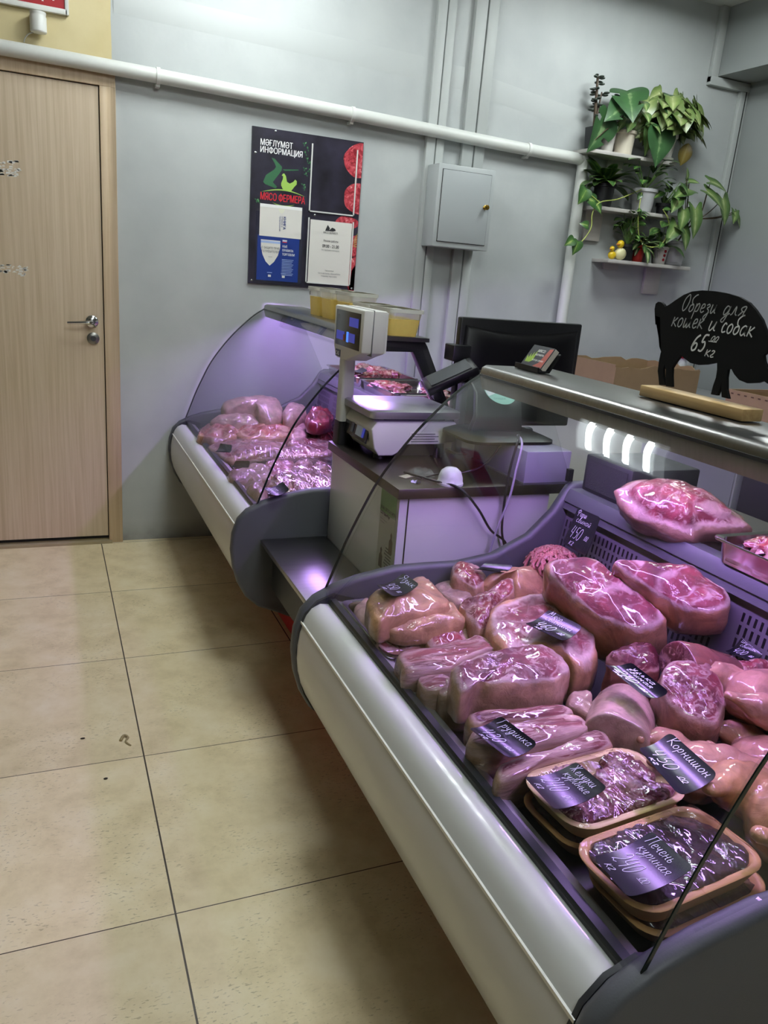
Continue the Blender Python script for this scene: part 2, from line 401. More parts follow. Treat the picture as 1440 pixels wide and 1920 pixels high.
# pipe along the wall
pp = thing('wall_pipe', (1.0, -.06, 1.0), 'white painted pipe along the back wall above the door, turning down beside the plants', 'pipe')
r = .029
MB().tube([(-2.6, -.045, 2.07), (-.4, -.045, 2.078), (.9, -.045, 2.052), (2.0, -.045, 2.018), (2.36, -.045, 2.012), (2.42, -.045, 2.005), (2.445, -.045, 1.96), (2.45, -.045, 1.2), (2.45, -.045, .9)], r, 16, smooth=5).build('pipe_run', M_whitepl, pp, angle=60)
for x, z in ((.27, 2.069), (1.14, 2.045), (2.1, 2.016)):
    cl = MB(); cl.lathe((x-.008, -.045, z), [(r+.004, 0), (r+.004, .016)], 20, M=Matrix.Rotation(math.radians(90), 3, 'Y')); cl.box(x-.008, x+.008, -.045, 0, z-r-.012, z-r); cl.build('pipe_clip', M_white, pp)
# cable trunking
def trunking(name, x, w, z0, z1, label, lean=0, gx=.5):
    t = thing(name, (x, 0, z0), label, 'cable trunking', None)
    for nm, a, b in (('channel', 0, gx), ('channel', gx+.06, 1)):
        MB().prism([(x+a*w, z0), (x+b*w, z0), (x+b*w+lean, z1), (x+a*w+lean, z1)], 'y', -.028, 0).build(nm, M_trunk, t, bevel=.003)
    MB().prism([(x+gx*w, z0), (x+(gx+.06)*w, z0), (x+(gx+.06)*w+lean, z1), (x+gx*w+lean, z1)], 'y', -.012, 0).build('gap', M_gap, t)
    return t
trunking('cable_trunking', 1.535, .095, .6, 2.87, 'tall double grey cable trunking left of the meter box, running behind its edge', .005)
trunking('cable_trunking', 1.735, .125, 1.885, 2.87, 'grey double trunking rising from the top of the meter box to the ceiling')
trunking('cable_trunking', 1.745, .11, .6, 1.51, 'grey double trunking dropping from the underside of the meter box')
t = thing('cable_trunking', (3.4, -.03, 1.0), 'grey trunking in the right corner that steps around the beam', 'cable trunking')
MB().box(3.21, 3.258, -.03, 0, 2.5, ZC).build('channel', M_trunk, t, bevel=.002)
MB().box(3.21, 3.5, -.034, 0, 2.487, 2.53).build('channel', M_trunk, t, bevel=.002)
MB().box(3.445, 3.498, -.03, 0, .6, 2.487).build('channel', M_trunk, t, bevel=.002)
MB().box(3.478, 3.482, -.033, -.028, .6, 2.487).build('gap', M_gap, t)
# meter box
t = thing('meter_box', (1.73, -.07, 1.5), 'grey steel meter box with a brass key knob mounted on the back wall', 'electrical box')
MB().box(1.555, 1.868, -.155, -.029, 1.503, 1.88).build('housing', M_boxg, t, bevel=.004)
MB().box(1.577, 1.846, -.158, -.152, 1.527, 1.857).build('door_gap', M_gap, t)
MB().box(1.579, 1.844, -.162, -.152, 1.529, 1.855).build('box_door', M_boxd, t, bevel=.002)
kb = MB(); kb.lathe((1.822, -.162, 1.705), [(.010, 0), (.011, .006), (.007, .008), (.007, .018), (.012, .020), (.012, .026), (.006, .028)], 16, M=Mx); kb.build('lock_knob', M_brass, t)
# sign and siren
t = thing('wall_sign', (-.3, -.02, 2.24), 'red sign with white lettering in a white frame, above the door', 'sign')
MB().box(-.62, -.083, -.016, -.002, 2.25, 2.40).build('sign_face', M_red, t)
fr = MB(); fr.box(-.63, -.075, -.022, -.001, 2.236, 2.256); fr.box(-.085, -.07, -.022, -.001, 2.236, 2.41); fr.box(-.63, -.075, -.022, -.001, 2.395, 2.41); fr.build('sign_frame', M_white, t, bevel=.003)
text_mesh('lettering', 'ДИ', .055, M_txtw, t, (-.205, -.0163, 2.279), (1, 0, 0), (0, 0, 1), bold=.02)
t = thing('alarm_siren', (-.19, -.03, 2.14), 'small white cylindrical siren with a short wire above the door frame', 'siren')
sb = MB(); sb.lathe((-.185, -.038, 2.152), [(.028, 0), (.031, .004), (.031, .055), (.029, .058), (.029, .063), (.03, .066), (.03, .072), (.02, .074)], 24); sb.build('siren_body', M_white, t)
MB().tube([(-.205, -.03, 2.152), (-.222, -.02, 2.145), (-.235, -.012, 2.13), (-.24, -.01, 2.115)], .0025, 6, smooth=4).build('wire', M_white, t)

# ------------------------------------------------------------------ ceiling lights
M_refl = mat('self-glowing lamp reflector', '#e8eaea', .4, emit=2.2, ecol='#f2fbff')  # housing emits a little itself, standing in for tube light bounced off it
for i, (x, y) in enumerate(CEIL_LIGHTS):
    lab = ['four-tube square ceiling light over the far display case near the back wall', 'four-tube ceiling light over the plant shelf side', 'four-tube ceiling light above the near display case', 'four-tube ceiling light behind the viewer over the open floor', 'four-tube ceiling light behind the viewer', 'four-tube ceiling light over the seller side'][i]
    t = thing('ceiling_light', (x, y, ZC-.05), lab, 'ceiling light', 'square ceiling lights')
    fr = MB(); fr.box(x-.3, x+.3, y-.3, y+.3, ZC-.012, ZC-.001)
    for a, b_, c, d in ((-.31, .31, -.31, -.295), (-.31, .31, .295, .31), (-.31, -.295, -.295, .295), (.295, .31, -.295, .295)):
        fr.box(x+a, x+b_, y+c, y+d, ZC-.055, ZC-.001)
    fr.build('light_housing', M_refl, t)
    for k in range(4):
        yy = y-.225+.15*k
        MB().box(x-.28, x+.28, yy-.014, yy+.014, ZC-.045, ZC-.03).build('lamp_tube', M_tube, t)

# ------------------------------------------------------------------ display cases
GP = [(.385, .60), (.410, .668), (.437, .74), (.472, .818), (.51, .892), (.57, .976), (.633, 1.047), (.71, 1.118), (.772, 1.158)]
PANEL = [(.41, .262), (.365, .303), (.338, .352), (.320, .41), (.312, .47), (.316, .525), (.332, .572), (.362, .604), (.41, .629), (.47, .648), (.57, .667), (.66, .668), (.745, .667), (.85, .682), (.95, .73), (1.015, .795), (1.055, .862), (1.075, .872), (1.40, .872), (1.40, .12), (.62, .12), (.55, .2), (.48, .233)]
def vent_mat():
    m, nt, b = nmat('slotted vent panel'); L = nt.links.new
    tc = N(nt, 'ShaderNodeTexCoord'); sep = N(nt, 'ShaderNodeSeparateXYZ'); L(tc.outputs['Object'], sep.inputs[0])
    def band(idx, per, w, off=0.0):
        d = N(nt, 'ShaderNodeMath', operation='MULTIPLY_ADD'); d.inputs[1].default_value = 1/per; d.inputs[2].default_value = 100+off; L(sep.outputs[idx], d.inputs[0])
        f = N(nt, 'ShaderNodeMath', operation='FRACT'); L(d.outputs[0], f.inputs[0])
        l = N(nt, 'ShaderNodeMath', operation='LESS_THAN'); l.inputs[1].default_value = w; L(f.outputs[0], l.inputs[0])
        return l
    a = band(1, .0155, .42); c = band(2, .028, .74); e = band(1, .26, .8)
    mu = N(nt, 'ShaderNodeMath', operation='MULTIPLY'); L(a.outputs[0], mu.inputs[0]); L(c.outputs[0], mu.inputs[1])
    mu2 = N(nt, 'ShaderNodeMath', operation='MULTIPLY'); L(mu.outputs[0], mu2.inputs[0]); L(e.outputs[0], mu2.inputs[1])
    gt = N(nt, 'ShaderNodeMath', operation='GREATER_THAN'); gt.inputs[1].default_value = .065; L(sep.outputs[2], gt.inputs[0])
    lt = N(nt, 'ShaderNodeMath', operation='LESS_THAN'); lt.inputs[1].default_value = .215; L(sep.outputs[2], lt.inputs[0])
    m3 = N(nt, 'ShaderNodeMath', operation='MULTIPLY'); L(gt.outputs[0], m3.inputs[0]); L(lt.outputs[0], m3.inputs[1])
    m4 = N(nt, 'ShaderNodeMath', operation='MULTIPLY'); L(mu2.outputs[0], m4.inputs[0]); L(m3.outputs[0], m4.inputs[1])
    mx = N(nt, 'ShaderNodeMix', data_type='RGBA'); L(m4.outputs[0], mx.inputs[0]); mx.inputs[6].default_value = lin('#66646c'); mx.inputs[7].default_value = lin('#101014')
    L(mx.outputs[2], b.inputs['Base Color']); b.inputs['Roughness'].default_value = .42; b.inputs['Metallic'].default_value = .3
    bp = N(nt, 'ShaderNodeBump'); bp.inputs['Strength'].default_value = .5; bp.inputs['Distance'].default_value = .003; bp.invert = True
    L(m4.outputs[0], bp.inputs['Height']); L(bp.outputs[0], b.inputs['Normal'])
    return m
M_vent = vent_mat()
def case(y0, y1, label, nl=3):
    # y0 near end (more negative), y1 far end
    t = thing('display_case', (.85, (y0+y1)/2, 0), label, 'display case', 'refrigerated meat display cases')
    a, b = y0+.034, y1-.034
    up = [(.396, .590), (.372, .593), (.352, .583), (.339, .566), (.332, .548), (.40, .545)]
    MB().prism(up, 'y', a, b).build('bumper_rail', M_case, t, angle=50)
    lo = [(.331, .543), (.325, .52), (.321, .49), (.321, .455), (.325, .42), (.334, .385), (.348, .352), (.368, .318), (.392, .29), (.415, .275), (.46, .275), (.46, .543)]
    MB().prism(lo, 'y', a, b).build('front_panel', M_case, t, angle=50)
    MB().box(.3285, .40, a, b, .5425, .5485).build('groove', mat('groove white', '#e6e6e2', .4), t)
    MB().prism([(.394, .545), (.394, .598), (.398, .603), (.412, .603), (.414, .598), (.414, .545)], 'y', a, b).build('glass_seal', M_dark, t)
    MB().prism([(.414, .56), (.414, .598), (.434, .591), (.448, .560)], 'y', a, b).build('front_lip', M_lip, t)
    MB().box(.45, 1.03, a, b, .545, .56).build('deck', M_deck, t)
    MB().prism([(1.025, .56), (1.062, .838), (1.075, .838), (1.045, .545)], 'y', a, b).build('vent_panel', M_vent, t, loc=(0, 0, .56))
    MB().prism([(1.040, .805), (1.045, .822), (1.040, .826), (1.046, .846), (1.054, .858), (1.09, .858), (1.09, .80)], 'y', a, b).build('rear_rail', M_panel, t)
    MB().box(1.07, 1.40, a, b, .838, .856).build('rear_shelf', M_steel, t)
    bd = MB(); bd.prism([(.46, .28), (.46, .545), (1.38, .545), (1.38, .12), (.62, .12)], 'y', a, b); bd.box(1.1, 1.38, a, b, .545, .838); bd.build('body', M_body, t)
    MB().box(.62, 1.36, a+.02, b-.02, 0, .12).build('kick_plate', M_kick, t)
    for k, (p, q) in enumerate(((y0, y0+.034), (y1-.034, y1))):
        MB().prism(PANEL, 'y', p, q).build('end_panel', M_panel, t, bevel=.012, bseg=3, angle=60)
    sl = [(x+.004, z) for x, z in PANEL[:9]]
    for p, q in ((y0+.034, y0+.042), (y1-.042, y1-.034)):
        MB().prism([(.41, .267), (.369, .306), (.343, .354), (.326, .41), (.318, .47), (.322, .523), (.337, .568), (.366, .599), (.41, .615), (.46, .6), (.46, .27)], 'y', p, q).build('end_seal', M_dark, t)
    # curved front glass: outer and inner skin, dark ground edges
    g = [Vector((x, 0, z)) for x, z in crom([(x, z, 0) for x, z in GP], 4) for _ in (0,)] if False else [Vector((v.x, 0, v.y)) for v in crom([(x, z, 0) for x, z in GP], 4)]
    th = .006; n = len(g); inn = []
    for i, v in enumerate(g):
        tn = (g[min(i+1, n-1)]-g[max(i-1, 0)]).normalized(); inn.append(v+Vector((tn.z, 0, -tn.x))*th)
    gm = MB(); A, B = y0+.012, y1-.012
    for ring in (g, inn):
        gm.add([Vector((v.x, y, v.z)) for v in ring for y in (A, B)], [(2*i, 2*i+1, 2*i+3, 2*i+2) for i in range(n-1)], 0)
    gm.build('front_glass', M_glass, t, angle=80)
    for y in (A, B):
        ge = MB(); ge.loft([[Vector((g[i].x, y-.001, g[i].z)), Vector((inn[i].x, y-.001, inn[i].z)), Vector((inn[i].x, y+.001, inn[i].z)), Vector((g[i].x, y+.001, g[i].z))] for i in range(n)])
        ge.build('glass_edge', M_gedge, t)
    # side glasses
    sg = [(v.x, v.z) for v in inn[::3]]+[(.93, 1.128), (1.058, .874), (1.015, .797), (.95, .732), (.85, .684), (.745, .668), (.57, .668), (.47, .649)]
    sg = [(x+.004, z) for x, z in sg]
    for y in (y0+.020, y1-.020):
        MB().prism(sg, 'y', y-.0025, y+.0025).build('side_glass', M_sglass, t, smooth=False)
    # shelf on brackets with the lamp under it
    MB().prism([(.768, 1.112), (.764, 1.125), (.758, 1.146), (.762, 1.164), (.773, 1.170), (.95, 1.168), (.95, 1.155), (.79, 1.155), (.785, 1.112)], 'y', y0+.006, y1-.006).build('top_shelf', M_steel, t, angle=50)
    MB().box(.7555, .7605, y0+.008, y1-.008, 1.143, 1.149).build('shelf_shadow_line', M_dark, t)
    for y in (y0+.025,):
        MB().prism([(.80, 1.154), (.945, 1.154), (.955, 1.14), (1.085, .89), (1.085, .858), (1.03, .858), (1.03, .90), (.905, 1.12), (.80, 1.118)], 'y', y, y+.03).build('bracket', M_bracket, t, bevel=.003)
    MB().box(.80, .84, y0+.035, y1-.035, 1.142, 1.156).build('lamp_housing', M_white, t)
    MB().box(.806, .834, y0+.045, y1-.04, 1.128, 1.142).build('lamp_tube', M_led, t)
    for y in (y0+.06, y1-.06):
        b_ = MB(); b_.lathe((1.03, y, .70), [(.006, 0), (.006, .004), (.003, .006)], 10, M=Matrix.Rotation(math.radians(-90), 3, 'Y')); b_.build('bolt', M_chrome, t)
    return t
case(-3.33, -2.15, 'near display case full of pork and chicken, with the pig sign on top')
case(-1.475, -.025, 'far display case against the back wall, with yellow tubs on top')

# small litter on the floor
t = MB(); t.tube([(-.056, -1.742, .003), (-.045, -1.722, .006), (-.034, -1.732, .005), (-.042, -1.75, .003), (-.03, -1.772, .002)], [.0045, .002], 6, smooth=4)
tag(t.build('peel_scrap', mat('dry peel', '#9a8a64', .8), None), 'small curled dry scrap on the floor tiles near the long grout line', 'litter')
t = MB(); t.ell((-.157, -1.70, .002), (.007, .003, .002), seg=10, rings=6); tag(t.build('dark_crumb', mat('dark crumb', '#2a2018', .9), None), 'tiny dark crumb on the floor left of the curled scrap', 'litter')
t = MB(); t.ell((-.108, -1.91, .002), (.006, .0035, .002), seg=10, rings=6); tag(t.build('dark_crumb', bpy.data.materials['dark crumb'], None), 'tiny dark crumb on the floor nearest the viewer, below the curled scrap', 'litter')
FACE = {
'skin_upper': [(0.419,-2.366,0.675),(0.455,-2.326,0.675),(0.501,-2.314,0.675),(0.577,-2.271,0.675),(0.608,-2.278,0.675),(0.607,-2.329,0.675),(0.602,-2.415,0.675),(0.549,-2.439,0.675),(0.488,-2.446,0.675),(0.441,-2.455,0.675),(0.407,-2.466,0.675),(0.407,-2.418,0.675)],
'skin_lower': [(0.438,-2.421,0.654),(0.483,-2.412,0.656),(0.552,-2.399,0.659),(0.615,-2.384,0.663),(0.627,-2.419,0.654),(0.621,-2.457,0.645),(0.577,-2.463,0.643),(0.521,-2.468,0.642),(0.469,-2.468,0.642),(0.440,-2.455,0.645)],
'pale_left': [(0.439,-2.246,0.595),(0.465,-2.207,0.595),(0.496,-2.191,0.595),(0.485,-2.256,0.595),(0.478,-2.307,0.595),(0.444,-2.369,0.595),(0.430,-2.336,0.595),(0.425,-2.295,0.595)],
'bone_a': [(0.429,-2.379,0.597),(0.457,-2.347,0.597),(0.470,-2.360,0.597),(0.511,-2.403,0.597),(0.546,-2.406,0.597),(0.530,-2.449,0.597),(0.491,-2.467,0.597),(0.454,-2.462,0.597),(0.421,-2.459,0.597),(0.416,-2.422,0.597)],
'bone_b': [(0.529,-2.429,0.610),(0.596,-2.416,0.610),(0.658,-2.405,0.610),(0.680,-2.445,0.610),(0.649,-2.466,0.610),(0.594,-2.490,0.610),(0.530,-2.493,0.610),(0.522,-2.464,0.610)],
'raw_film': [(0.622,-2.416,0.667),(0.667,-2.409,0.678),(0.723,-2.393,0.694),(0.764,-2.379,0.706),(0.782,-2.390,0.707),(0.758,-2.426,0.691),(0.724,-2.444,0.679),(0.681,-2.464,0.664),(0.653,-2.500,0.648),(0.626,-2.500,0.642),(0.623,-2.452,0.656)],
'back_pink': [(0.661,-2.219,0.630),(0.707,-2.210,0.630),(0.744,-2.242,0.630),(0.754,-2.280,0.630),(0.693,-2.336,0.630),(0.658,-2.306,0.630)],
'knuckle': [(0.692,-2.247,0.666),(0.721,-2.204,0.675),(0.752,-2.206,0.674),(0.780,-2.224,0.670),(0.777,-2.275,0.660),(0.733,-2.313,0.653),(0.709,-2.290,0.657)],
'leg': [(0.758,-2.284,0.663),(0.813,-2.262,0.668),(0.869,-2.259,0.668),(0.956,-2.254,0.669),(0.931,-2.319,0.656),(0.883,-2.361,0.648),(0.813,-2.355,0.649),(0.820,-2.296,0.661),(0.768,-2.305,0.659)],
'ham_big': [(0.780,-2.492,0.783),(0.804,-2.489,0.792),(0.831,-2.496,0.799),(0.864,-2.515,0.804),(0.884,-2.540,0.802),(0.896,-2.576,0.794),(0.909,-2.622,0.782),(0.913,-2.666,0.768),(0.919,-2.705,0.757),(0.921,-2.738,0.746),(0.893,-2.741,0.735),(0.852,-2.728,0.725),(0.830,-2.701,0.727),(0.806,-2.661,0.732),(0.788,-2.610,0.744),(0.780,-2.553,0.761),(0.772,-2.522,0.770)],
'ham_back': [(0.881,-2.601,0.817),(0.895,-2.593,0.825),(0.923,-2.616,0.827),(0.952,-2.637,0.829),(0.990,-2.663,0.833),(1.016,-2.676,0.838),(1.021,-2.708,0.828),(1.027,-2.738,0.820),(1.034,-2.762,0.814),(1.020,-2.789,0.800),(0.997,-2.800,0.788),(0.966,-2.788,0.781),(0.930,-2.758,0.779),(0.920,-2.728,0.786),(0.902,-2.682,0.796),(0.887,-2.643,0.805)],
'slab_flat': [(0.658,-2.484,0.676),(0.697,-2.457,0.682),(0.751,-2.446,0.689),(0.814,-2.447,0.695),(0.829,-2.470,0.694),(0.822,-2.518,0.688),(0.823,-2.560,0.684),(0.831,-2.609,0.680),(0.833,-2.640,0.677),(0.792,-2.696,0.668),(0.734,-2.715,0.660),(0.725,-2.672,0.663),(0.686,-2.630,0.664),(0.626,-2.629,0.658),(0.624,-2.579,0.663),(0.633,-2.538,0.668)],
'rib_stack': [(0.419,-2.552,0.640),(0.501,-2.546,0.640),(0.591,-2.524,0.640),(0.623,-2.514,0.640),(0.638,-2.544,0.640),(0.640,-2.579,0.640),(0.600,-2.587,0.640),(0.527,-2.610,0.640),(0.491,-2.633,0.640),(0.406,-2.627,0.640),(0.406,-2.596,0.640)],
'thick_slab': [(0.448,-2.715,0.681),(0.481,-2.688,0.684),(0.528,-2.675,0.685),(0.574,-2.665,0.686),(0.642,-2.665,0.686),(0.684,-2.680,0.685),(0.695,-2.716,0.681),(0.683,-2.752,0.678),(0.633,-2.784,0.675),(0.587,-2.780,0.675),(0.514,-2.770,0.676),(0.480,-2.757,0.677),(0.452,-2.774,0.676),(0.435,-2.770,0.676)],
'block_a': [(0.417,-2.648,0.630),(0.437,-2.631,0.630),(0.473,-2.640,0.630),(0.484,-2.665,0.630),(0.461,-2.694,0.630),(0.418,-2.687,0.630)],
'block_b': [(0.443,-2.683,0.630),(0.470,-2.654,0.630),(0.484,-2.657,0.630),(0.481,-2.693,0.630),(0.496,-2.724,0.630),(0.480,-2.740,0.630),(0.445,-2.725,0.630),(0.435,-2.708,0.630)],
'brisket_a': [(0.449,-2.791,0.638),(0.506,-2.793,0.638),(0.581,-2.799,0.637),(0.637,-2.805,0.636),(0.649,-2.824,0.633),(0.622,-2.833,0.632),(0.561,-2.830,0.632),(0.491,-2.820,0.634),(0.447,-2.820,0.634)],
'brisket_b': [(0.433,-2.843,0.643),(0.513,-2.844,0.643),(0.622,-2.842,0.643),(0.645,-2.861,0.641),(0.639,-2.886,0.639),(0.590,-2.900,0.637),(0.513,-2.903,0.637),(0.445,-2.899,0.637),(0.414,-2.872,0.640)],
'brisket_c': [(0.422,-2.936,0.635),(0.470,-2.929,0.636),(0.560,-2.921,0.637),(0.648,-2.896,0.639),(0.654,-2.927,0.636),(0.634,-2.943,0.635),(0.573,-2.949,0.634),(0.504,-2.952,0.634),(0.447,-2.966,0.632),(0.411,-2.966,0.632)],
'hock_small': [(0.671,-2.778,0.625),(0.701,-2.755,0.625),(0.737,-2.760,0.625),(0.703,-2.815,0.625),(0.683,-2.859,0.625),(0.671,-2.828,0.625),(0.662,-2.797,0.625)],
'meat_dark': [(0.776,-2.743,0.678),(0.819,-2.724,0.690),(0.858,-2.728,0.697),(0.885,-2.743,0.700),(0.879,-2.779,0.691),(0.848,-2.813,0.678),(0.817,-2.805,0.674),(0.789,-2.776,0.674)],
'shank': [(0.788,-2.872,0.711),(0.821,-2.858,0.727),(0.863,-2.867,0.735),(0.889,-2.886,0.734),(0.887,-2.917,0.718),(0.879,-2.948,0.700),(0.851,-2.973,0.679),(0.822,-2.982,0.666),(0.795,-2.957,0.670),(0.774,-2.930,0.677),(0.775,-2.905,0.690)],
'skin_flat': [(0.694,-2.884,0.610),(0.755,-2.874,0.610),(0.820,-2.864,0.610),(0.827,-2.894,0.610),(0.814,-2.924,0.610),(0.759,-2.934,0.610),(0.716,-2.922,0.610)],
'right_red': [(0.939,-2.858,0.693),(0.991,-2.846,0.696),(1.044,-2.839,0.697),(1.102,-2.838,0.697),(1.128,-2.865,0.692),(1.070,-2.918,0.681),(0.992,-2.923,0.680),(0.928,-2.906,0.684)],
'roll': [(0.688,-2.815,0.669),(0.712,-2.806,0.683),(0.735,-2.823,0.689),(0.745,-2.857,0.684),(0.758,-2.890,0.681),(0.768,-2.921,0.677),(0.752,-2.927,0.667),(0.714,-2.925,0.648),(0.679,-2.913,0.635),(0.663,-2.883,0.635),(0.667,-2.842,0.650)],
'rear_pork': [(0.990,-2.430,0.927),(1.006,-2.426,0.935),(1.048,-2.430,0.952),(1.080,-2.449,0.959),(1.111,-2.480,0.961),(1.132,-2.502,0.962),(1.146,-2.534,0.955),(1.158,-2.585,0.940),(1.167,-2.619,0.931),(1.169,-2.647,0.920),(1.167,-2.668,0.911),(1.135,-2.659,0.900),(1.086,-2.630,0.890),(1.054,-2.626,0.877),(1.033,-2.607,0.875),(1.009,-2.560,0.883),(0.983,-2.515,0.889),(0.980,-2.471,0.906)],
'fillet_bag': [(0.524,-0.251,0.726),(0.568,-0.198,0.742),(0.701,-0.167,0.752),(0.792,-0.171,0.750),(0.809,-0.230,0.732),(0.785,-0.335,0.701),(0.725,-0.385,0.686),(0.681,-0.361,0.693),(0.658,-0.299,0.712),(0.585,-0.294,0.713),(0.538,-0.289,0.715)],
'fillet_small': [(0.460,-0.319,0.665),(0.518,-0.269,0.680),(0.638,-0.230,0.692),(0.673,-0.242,0.689),(0.680,-0.317,0.666),(0.672,-0.354,0.655),(0.586,-0.355,0.655),(0.516,-0.343,0.658)],
'fillet_right': [(0.789,-0.331,0.707),(0.825,-0.265,0.726),(0.879,-0.238,0.735),(0.916,-0.270,0.725),(0.895,-0.342,0.703),(0.829,-0.393,0.688),(0.785,-0.393,0.688)],
'f1a': [(0.381,-0.437,0.630),(0.482,-0.204,0.630),(0.548,-0.188,0.630),(0.600,-0.294,0.630),(0.550,-0.466,0.630),(0.435,-0.518,0.630)],
'f1b': [(0.563,-0.377,0.635),(0.701,-0.288,0.635),(0.849,-0.126,0.635),(0.901,-0.223,0.635),(0.784,-0.492,0.635),(0.656,-0.518,0.635),(0.562,-0.516,0.635)],
'f1c': [(0.895,-0.223,0.635),(0.939,-0.254,0.635),(0.871,-0.493,0.635),(0.772,-0.533,0.635)],
'f2a': [(0.407,-0.582,0.610),(0.552,-0.457,0.610),(0.737,-0.488,0.610),(0.727,-0.593,0.610),(0.542,-0.755,0.610),(0.442,-0.816,0.610)],
'f2b': [(0.766,-0.538,0.615),(0.921,-0.459,0.615),(0.936,-0.569,0.615),(0.779,-0.616,0.615)],
'f2c': [(0.701,-0.664,0.615),(0.918,-0.621,0.615),(0.869,-0.769,0.615),(0.687,-0.795,0.615)],
'f3a': [(0.390,-1.038,0.605),(0.511,-0.887,0.605),(0.573,-0.891,0.605),(0.543,-1.071,0.605),(0.429,-1.152,0.605)],
'f3b': [(0.579,-0.870,0.605),(0.688,-0.833,0.605),(0.656,-0.981,0.605),(0.548,-1.071,0.605)],
'r1': [(0.645,-0.998,0.615),(0.699,-0.907,0.615),(0.750,-0.922,0.615),(0.717,-1.044,0.615),(0.651,-1.155,0.615),(0.612,-1.133,0.615)],
'r2': [(0.712,-1.043,0.620),(0.764,-0.964,0.620),(0.806,-0.988,0.620),(0.753,-1.145,0.620),(0.680,-1.176,0.620)],
'r3': [(0.582,-1.203,0.605),(0.617,-1.134,0.605),(0.640,-1.227,0.605),(0.623,-1.344,0.605),(0.572,-1.370,0.605),(0.563,-1.287,0.605)],
'r4': [(0.661,-1.156,0.610),(0.710,-1.085,0.610),(0.760,-1.108,0.610),(0.695,-1.302,0.610),(0.632,-1.329,0.610)],
'r5': [(0.419,-1.175,0.597),(0.473,-1.091,0.597),(0.494,-1.166,0.597),(0.474,-1.299,0.597),(0.421,-1.417,0.597),(0.404,-1.339,0.597)],
'r6': [(0.505,-1.196,0.620),(0.553,-1.127,0.620),(0.592,-1.149,0.620),(0.566,-1.272,0.620),(0.510,-1.284,0.620)],
'liver': [(0.905,-0.350,0.705),(0.983,-0.228,0.705),(1.040,-0.242,0.705),(1.021,-0.378,0.705),(0.964,-0.506,0.705),(0.881,-0.567,0.705),(0.850,-0.508,0.705)],
}
CARD = {
'trough': [(0.470,-2.857,0.662),(0.493,-2.939,0.656),(0.430,-2.949,0.649),(0.406,-2.865,0.654)],
'meat460': [(0.750,-2.573,0.703),(0.780,-2.654,0.698),(0.710,-2.682,0.688),(0.674,-2.601,0.692)],
'tongue': [(0.523,-2.323,0.704),(0.531,-2.392,0.704),(0.453,-2.426,0.697),(0.443,-2.358,0.696)],
'c210': [(0.747,-2.840,0.719),(0.753,-2.938,0.711),(0.712,-2.922,0.701),(0.705,-2.815,0.709)],
'cright': [(1.052,-2.809,0.719),(1.060,-2.864,0.723),(1.016,-2.870,0.701),(1.007,-2.815,0.697)],
'corn': [(0.678,-3.024,0.699),(0.677,-3.130,0.693),(0.597,-3.138,0.681),(0.609,-3.033,0.688)],
'gizz': [(0.514,-3.011,0.666),(0.520,-3.080,0.667),(0.427,-3.084,0.653),(0.426,-3.006,0.653)],
'liver': [(0.522,-3.172,0.663),(0.528,-3.246,0.663),(0.415,-3.255,0.657),(0.418,-3.183,0.657)],
'dark': [(0.776,-2.256,0.687),(0.837,-2.293,0.689),(0.789,-2.312,0.683),(0.733,-2.274,0.681)],
'ca': [(0.409,-0.805,0.661),(0.440,-0.877,0.670),(0.411,-0.958,0.661),(0.368,-0.893,0.648)],
'cb': [(0.419,-1.036,0.648),(0.460,-1.093,0.661),(0.434,-1.156,0.653),(0.384,-1.086,0.638)],
'cc': [(0.496,-1.398,0.667),(0.494,-1.492,0.666),(0.432,-1.506,0.654),(0.426,-1.417,0.653)],
}
PIG = [(-2.5891,1.3445),(-2.5832,1.3495),(-2.5754,1.3528),(-2.5672,1.3531),(-2.5613,1.3488),(-2.5610,1.3386),(-2.5649,1.3263),(-2.5710,1.3095),(-2.5759,1.3115),(-2.5807,1.3198),(-2.5802,1.3244),(-2.5814,1.3058),(-2.5871,1.2843),(-2.5930,1.2692),(-2.6000,1.2605),(-2.5992,1.2414),(-2.6007,1.2224),(-2.6063,1.2104),(-2.6118,1.1968),(-2.6280,1.1986),(-2.6186,1.2122),(-2.6145,1.2276),(-2.6161,1.2389),(-2.6223,1.2286),(-2.6252,1.2132),(-2.6306,1.1974),(-2.6473,1.1985),(-2.6408,1.2187),(-2.6379,1.2340),(-2.6447,1.2458),(-2.6552,1.2602),(-2.6639,1.2560),(-2.6828,1.2493),(-2.7040,1.2484),(-2.7235,1.2518),(-2.7474,1.2587),(-2.7506,1.2467),(-2.7516,1.2322),(-2.7488,1.2171),(-2.7476,1.2013),(-2.7629,1.2017),(-2.7665,1.2170),(-2.7660,1.2271),(-2.7687,1.2159),(-2.7738,1.2006),(-2.7901,1.2005),(-2.7814,1.2150),(-2.7757,1.2359),(-2.7747,1.2501),(-2.7814,1.2532),(-2.7914,1.2439),(-2.8047,1.2360),(-2.8235,1.2332),(-2.8453,1.2374),(-2.8560,1.2425),(-2.8654,1.2391),(-2.8742,1.2439),(-2.8710,1.2556),(-2.8568,1.2644),(-2.8490,1.2742),(-2.8448,1.2832),(-2.8501,1.2886),(-2.8579,1.2969),(-2.8525,1.3043),(-2.8454,1.3116),(-2.8362,1.3267),(-2.8256,1.3405),(-2.8077,1.3552),(-2.7906,1.3662),(-2.7669,1.3742),(-2.7378,1.3787),(-2.7084,1.3807),(-2.6785,1.3805),(-2.6527,1.3770),(-2.6333,1.3700),(-2.6144,1.3591),(-2.6011,1.3507)]
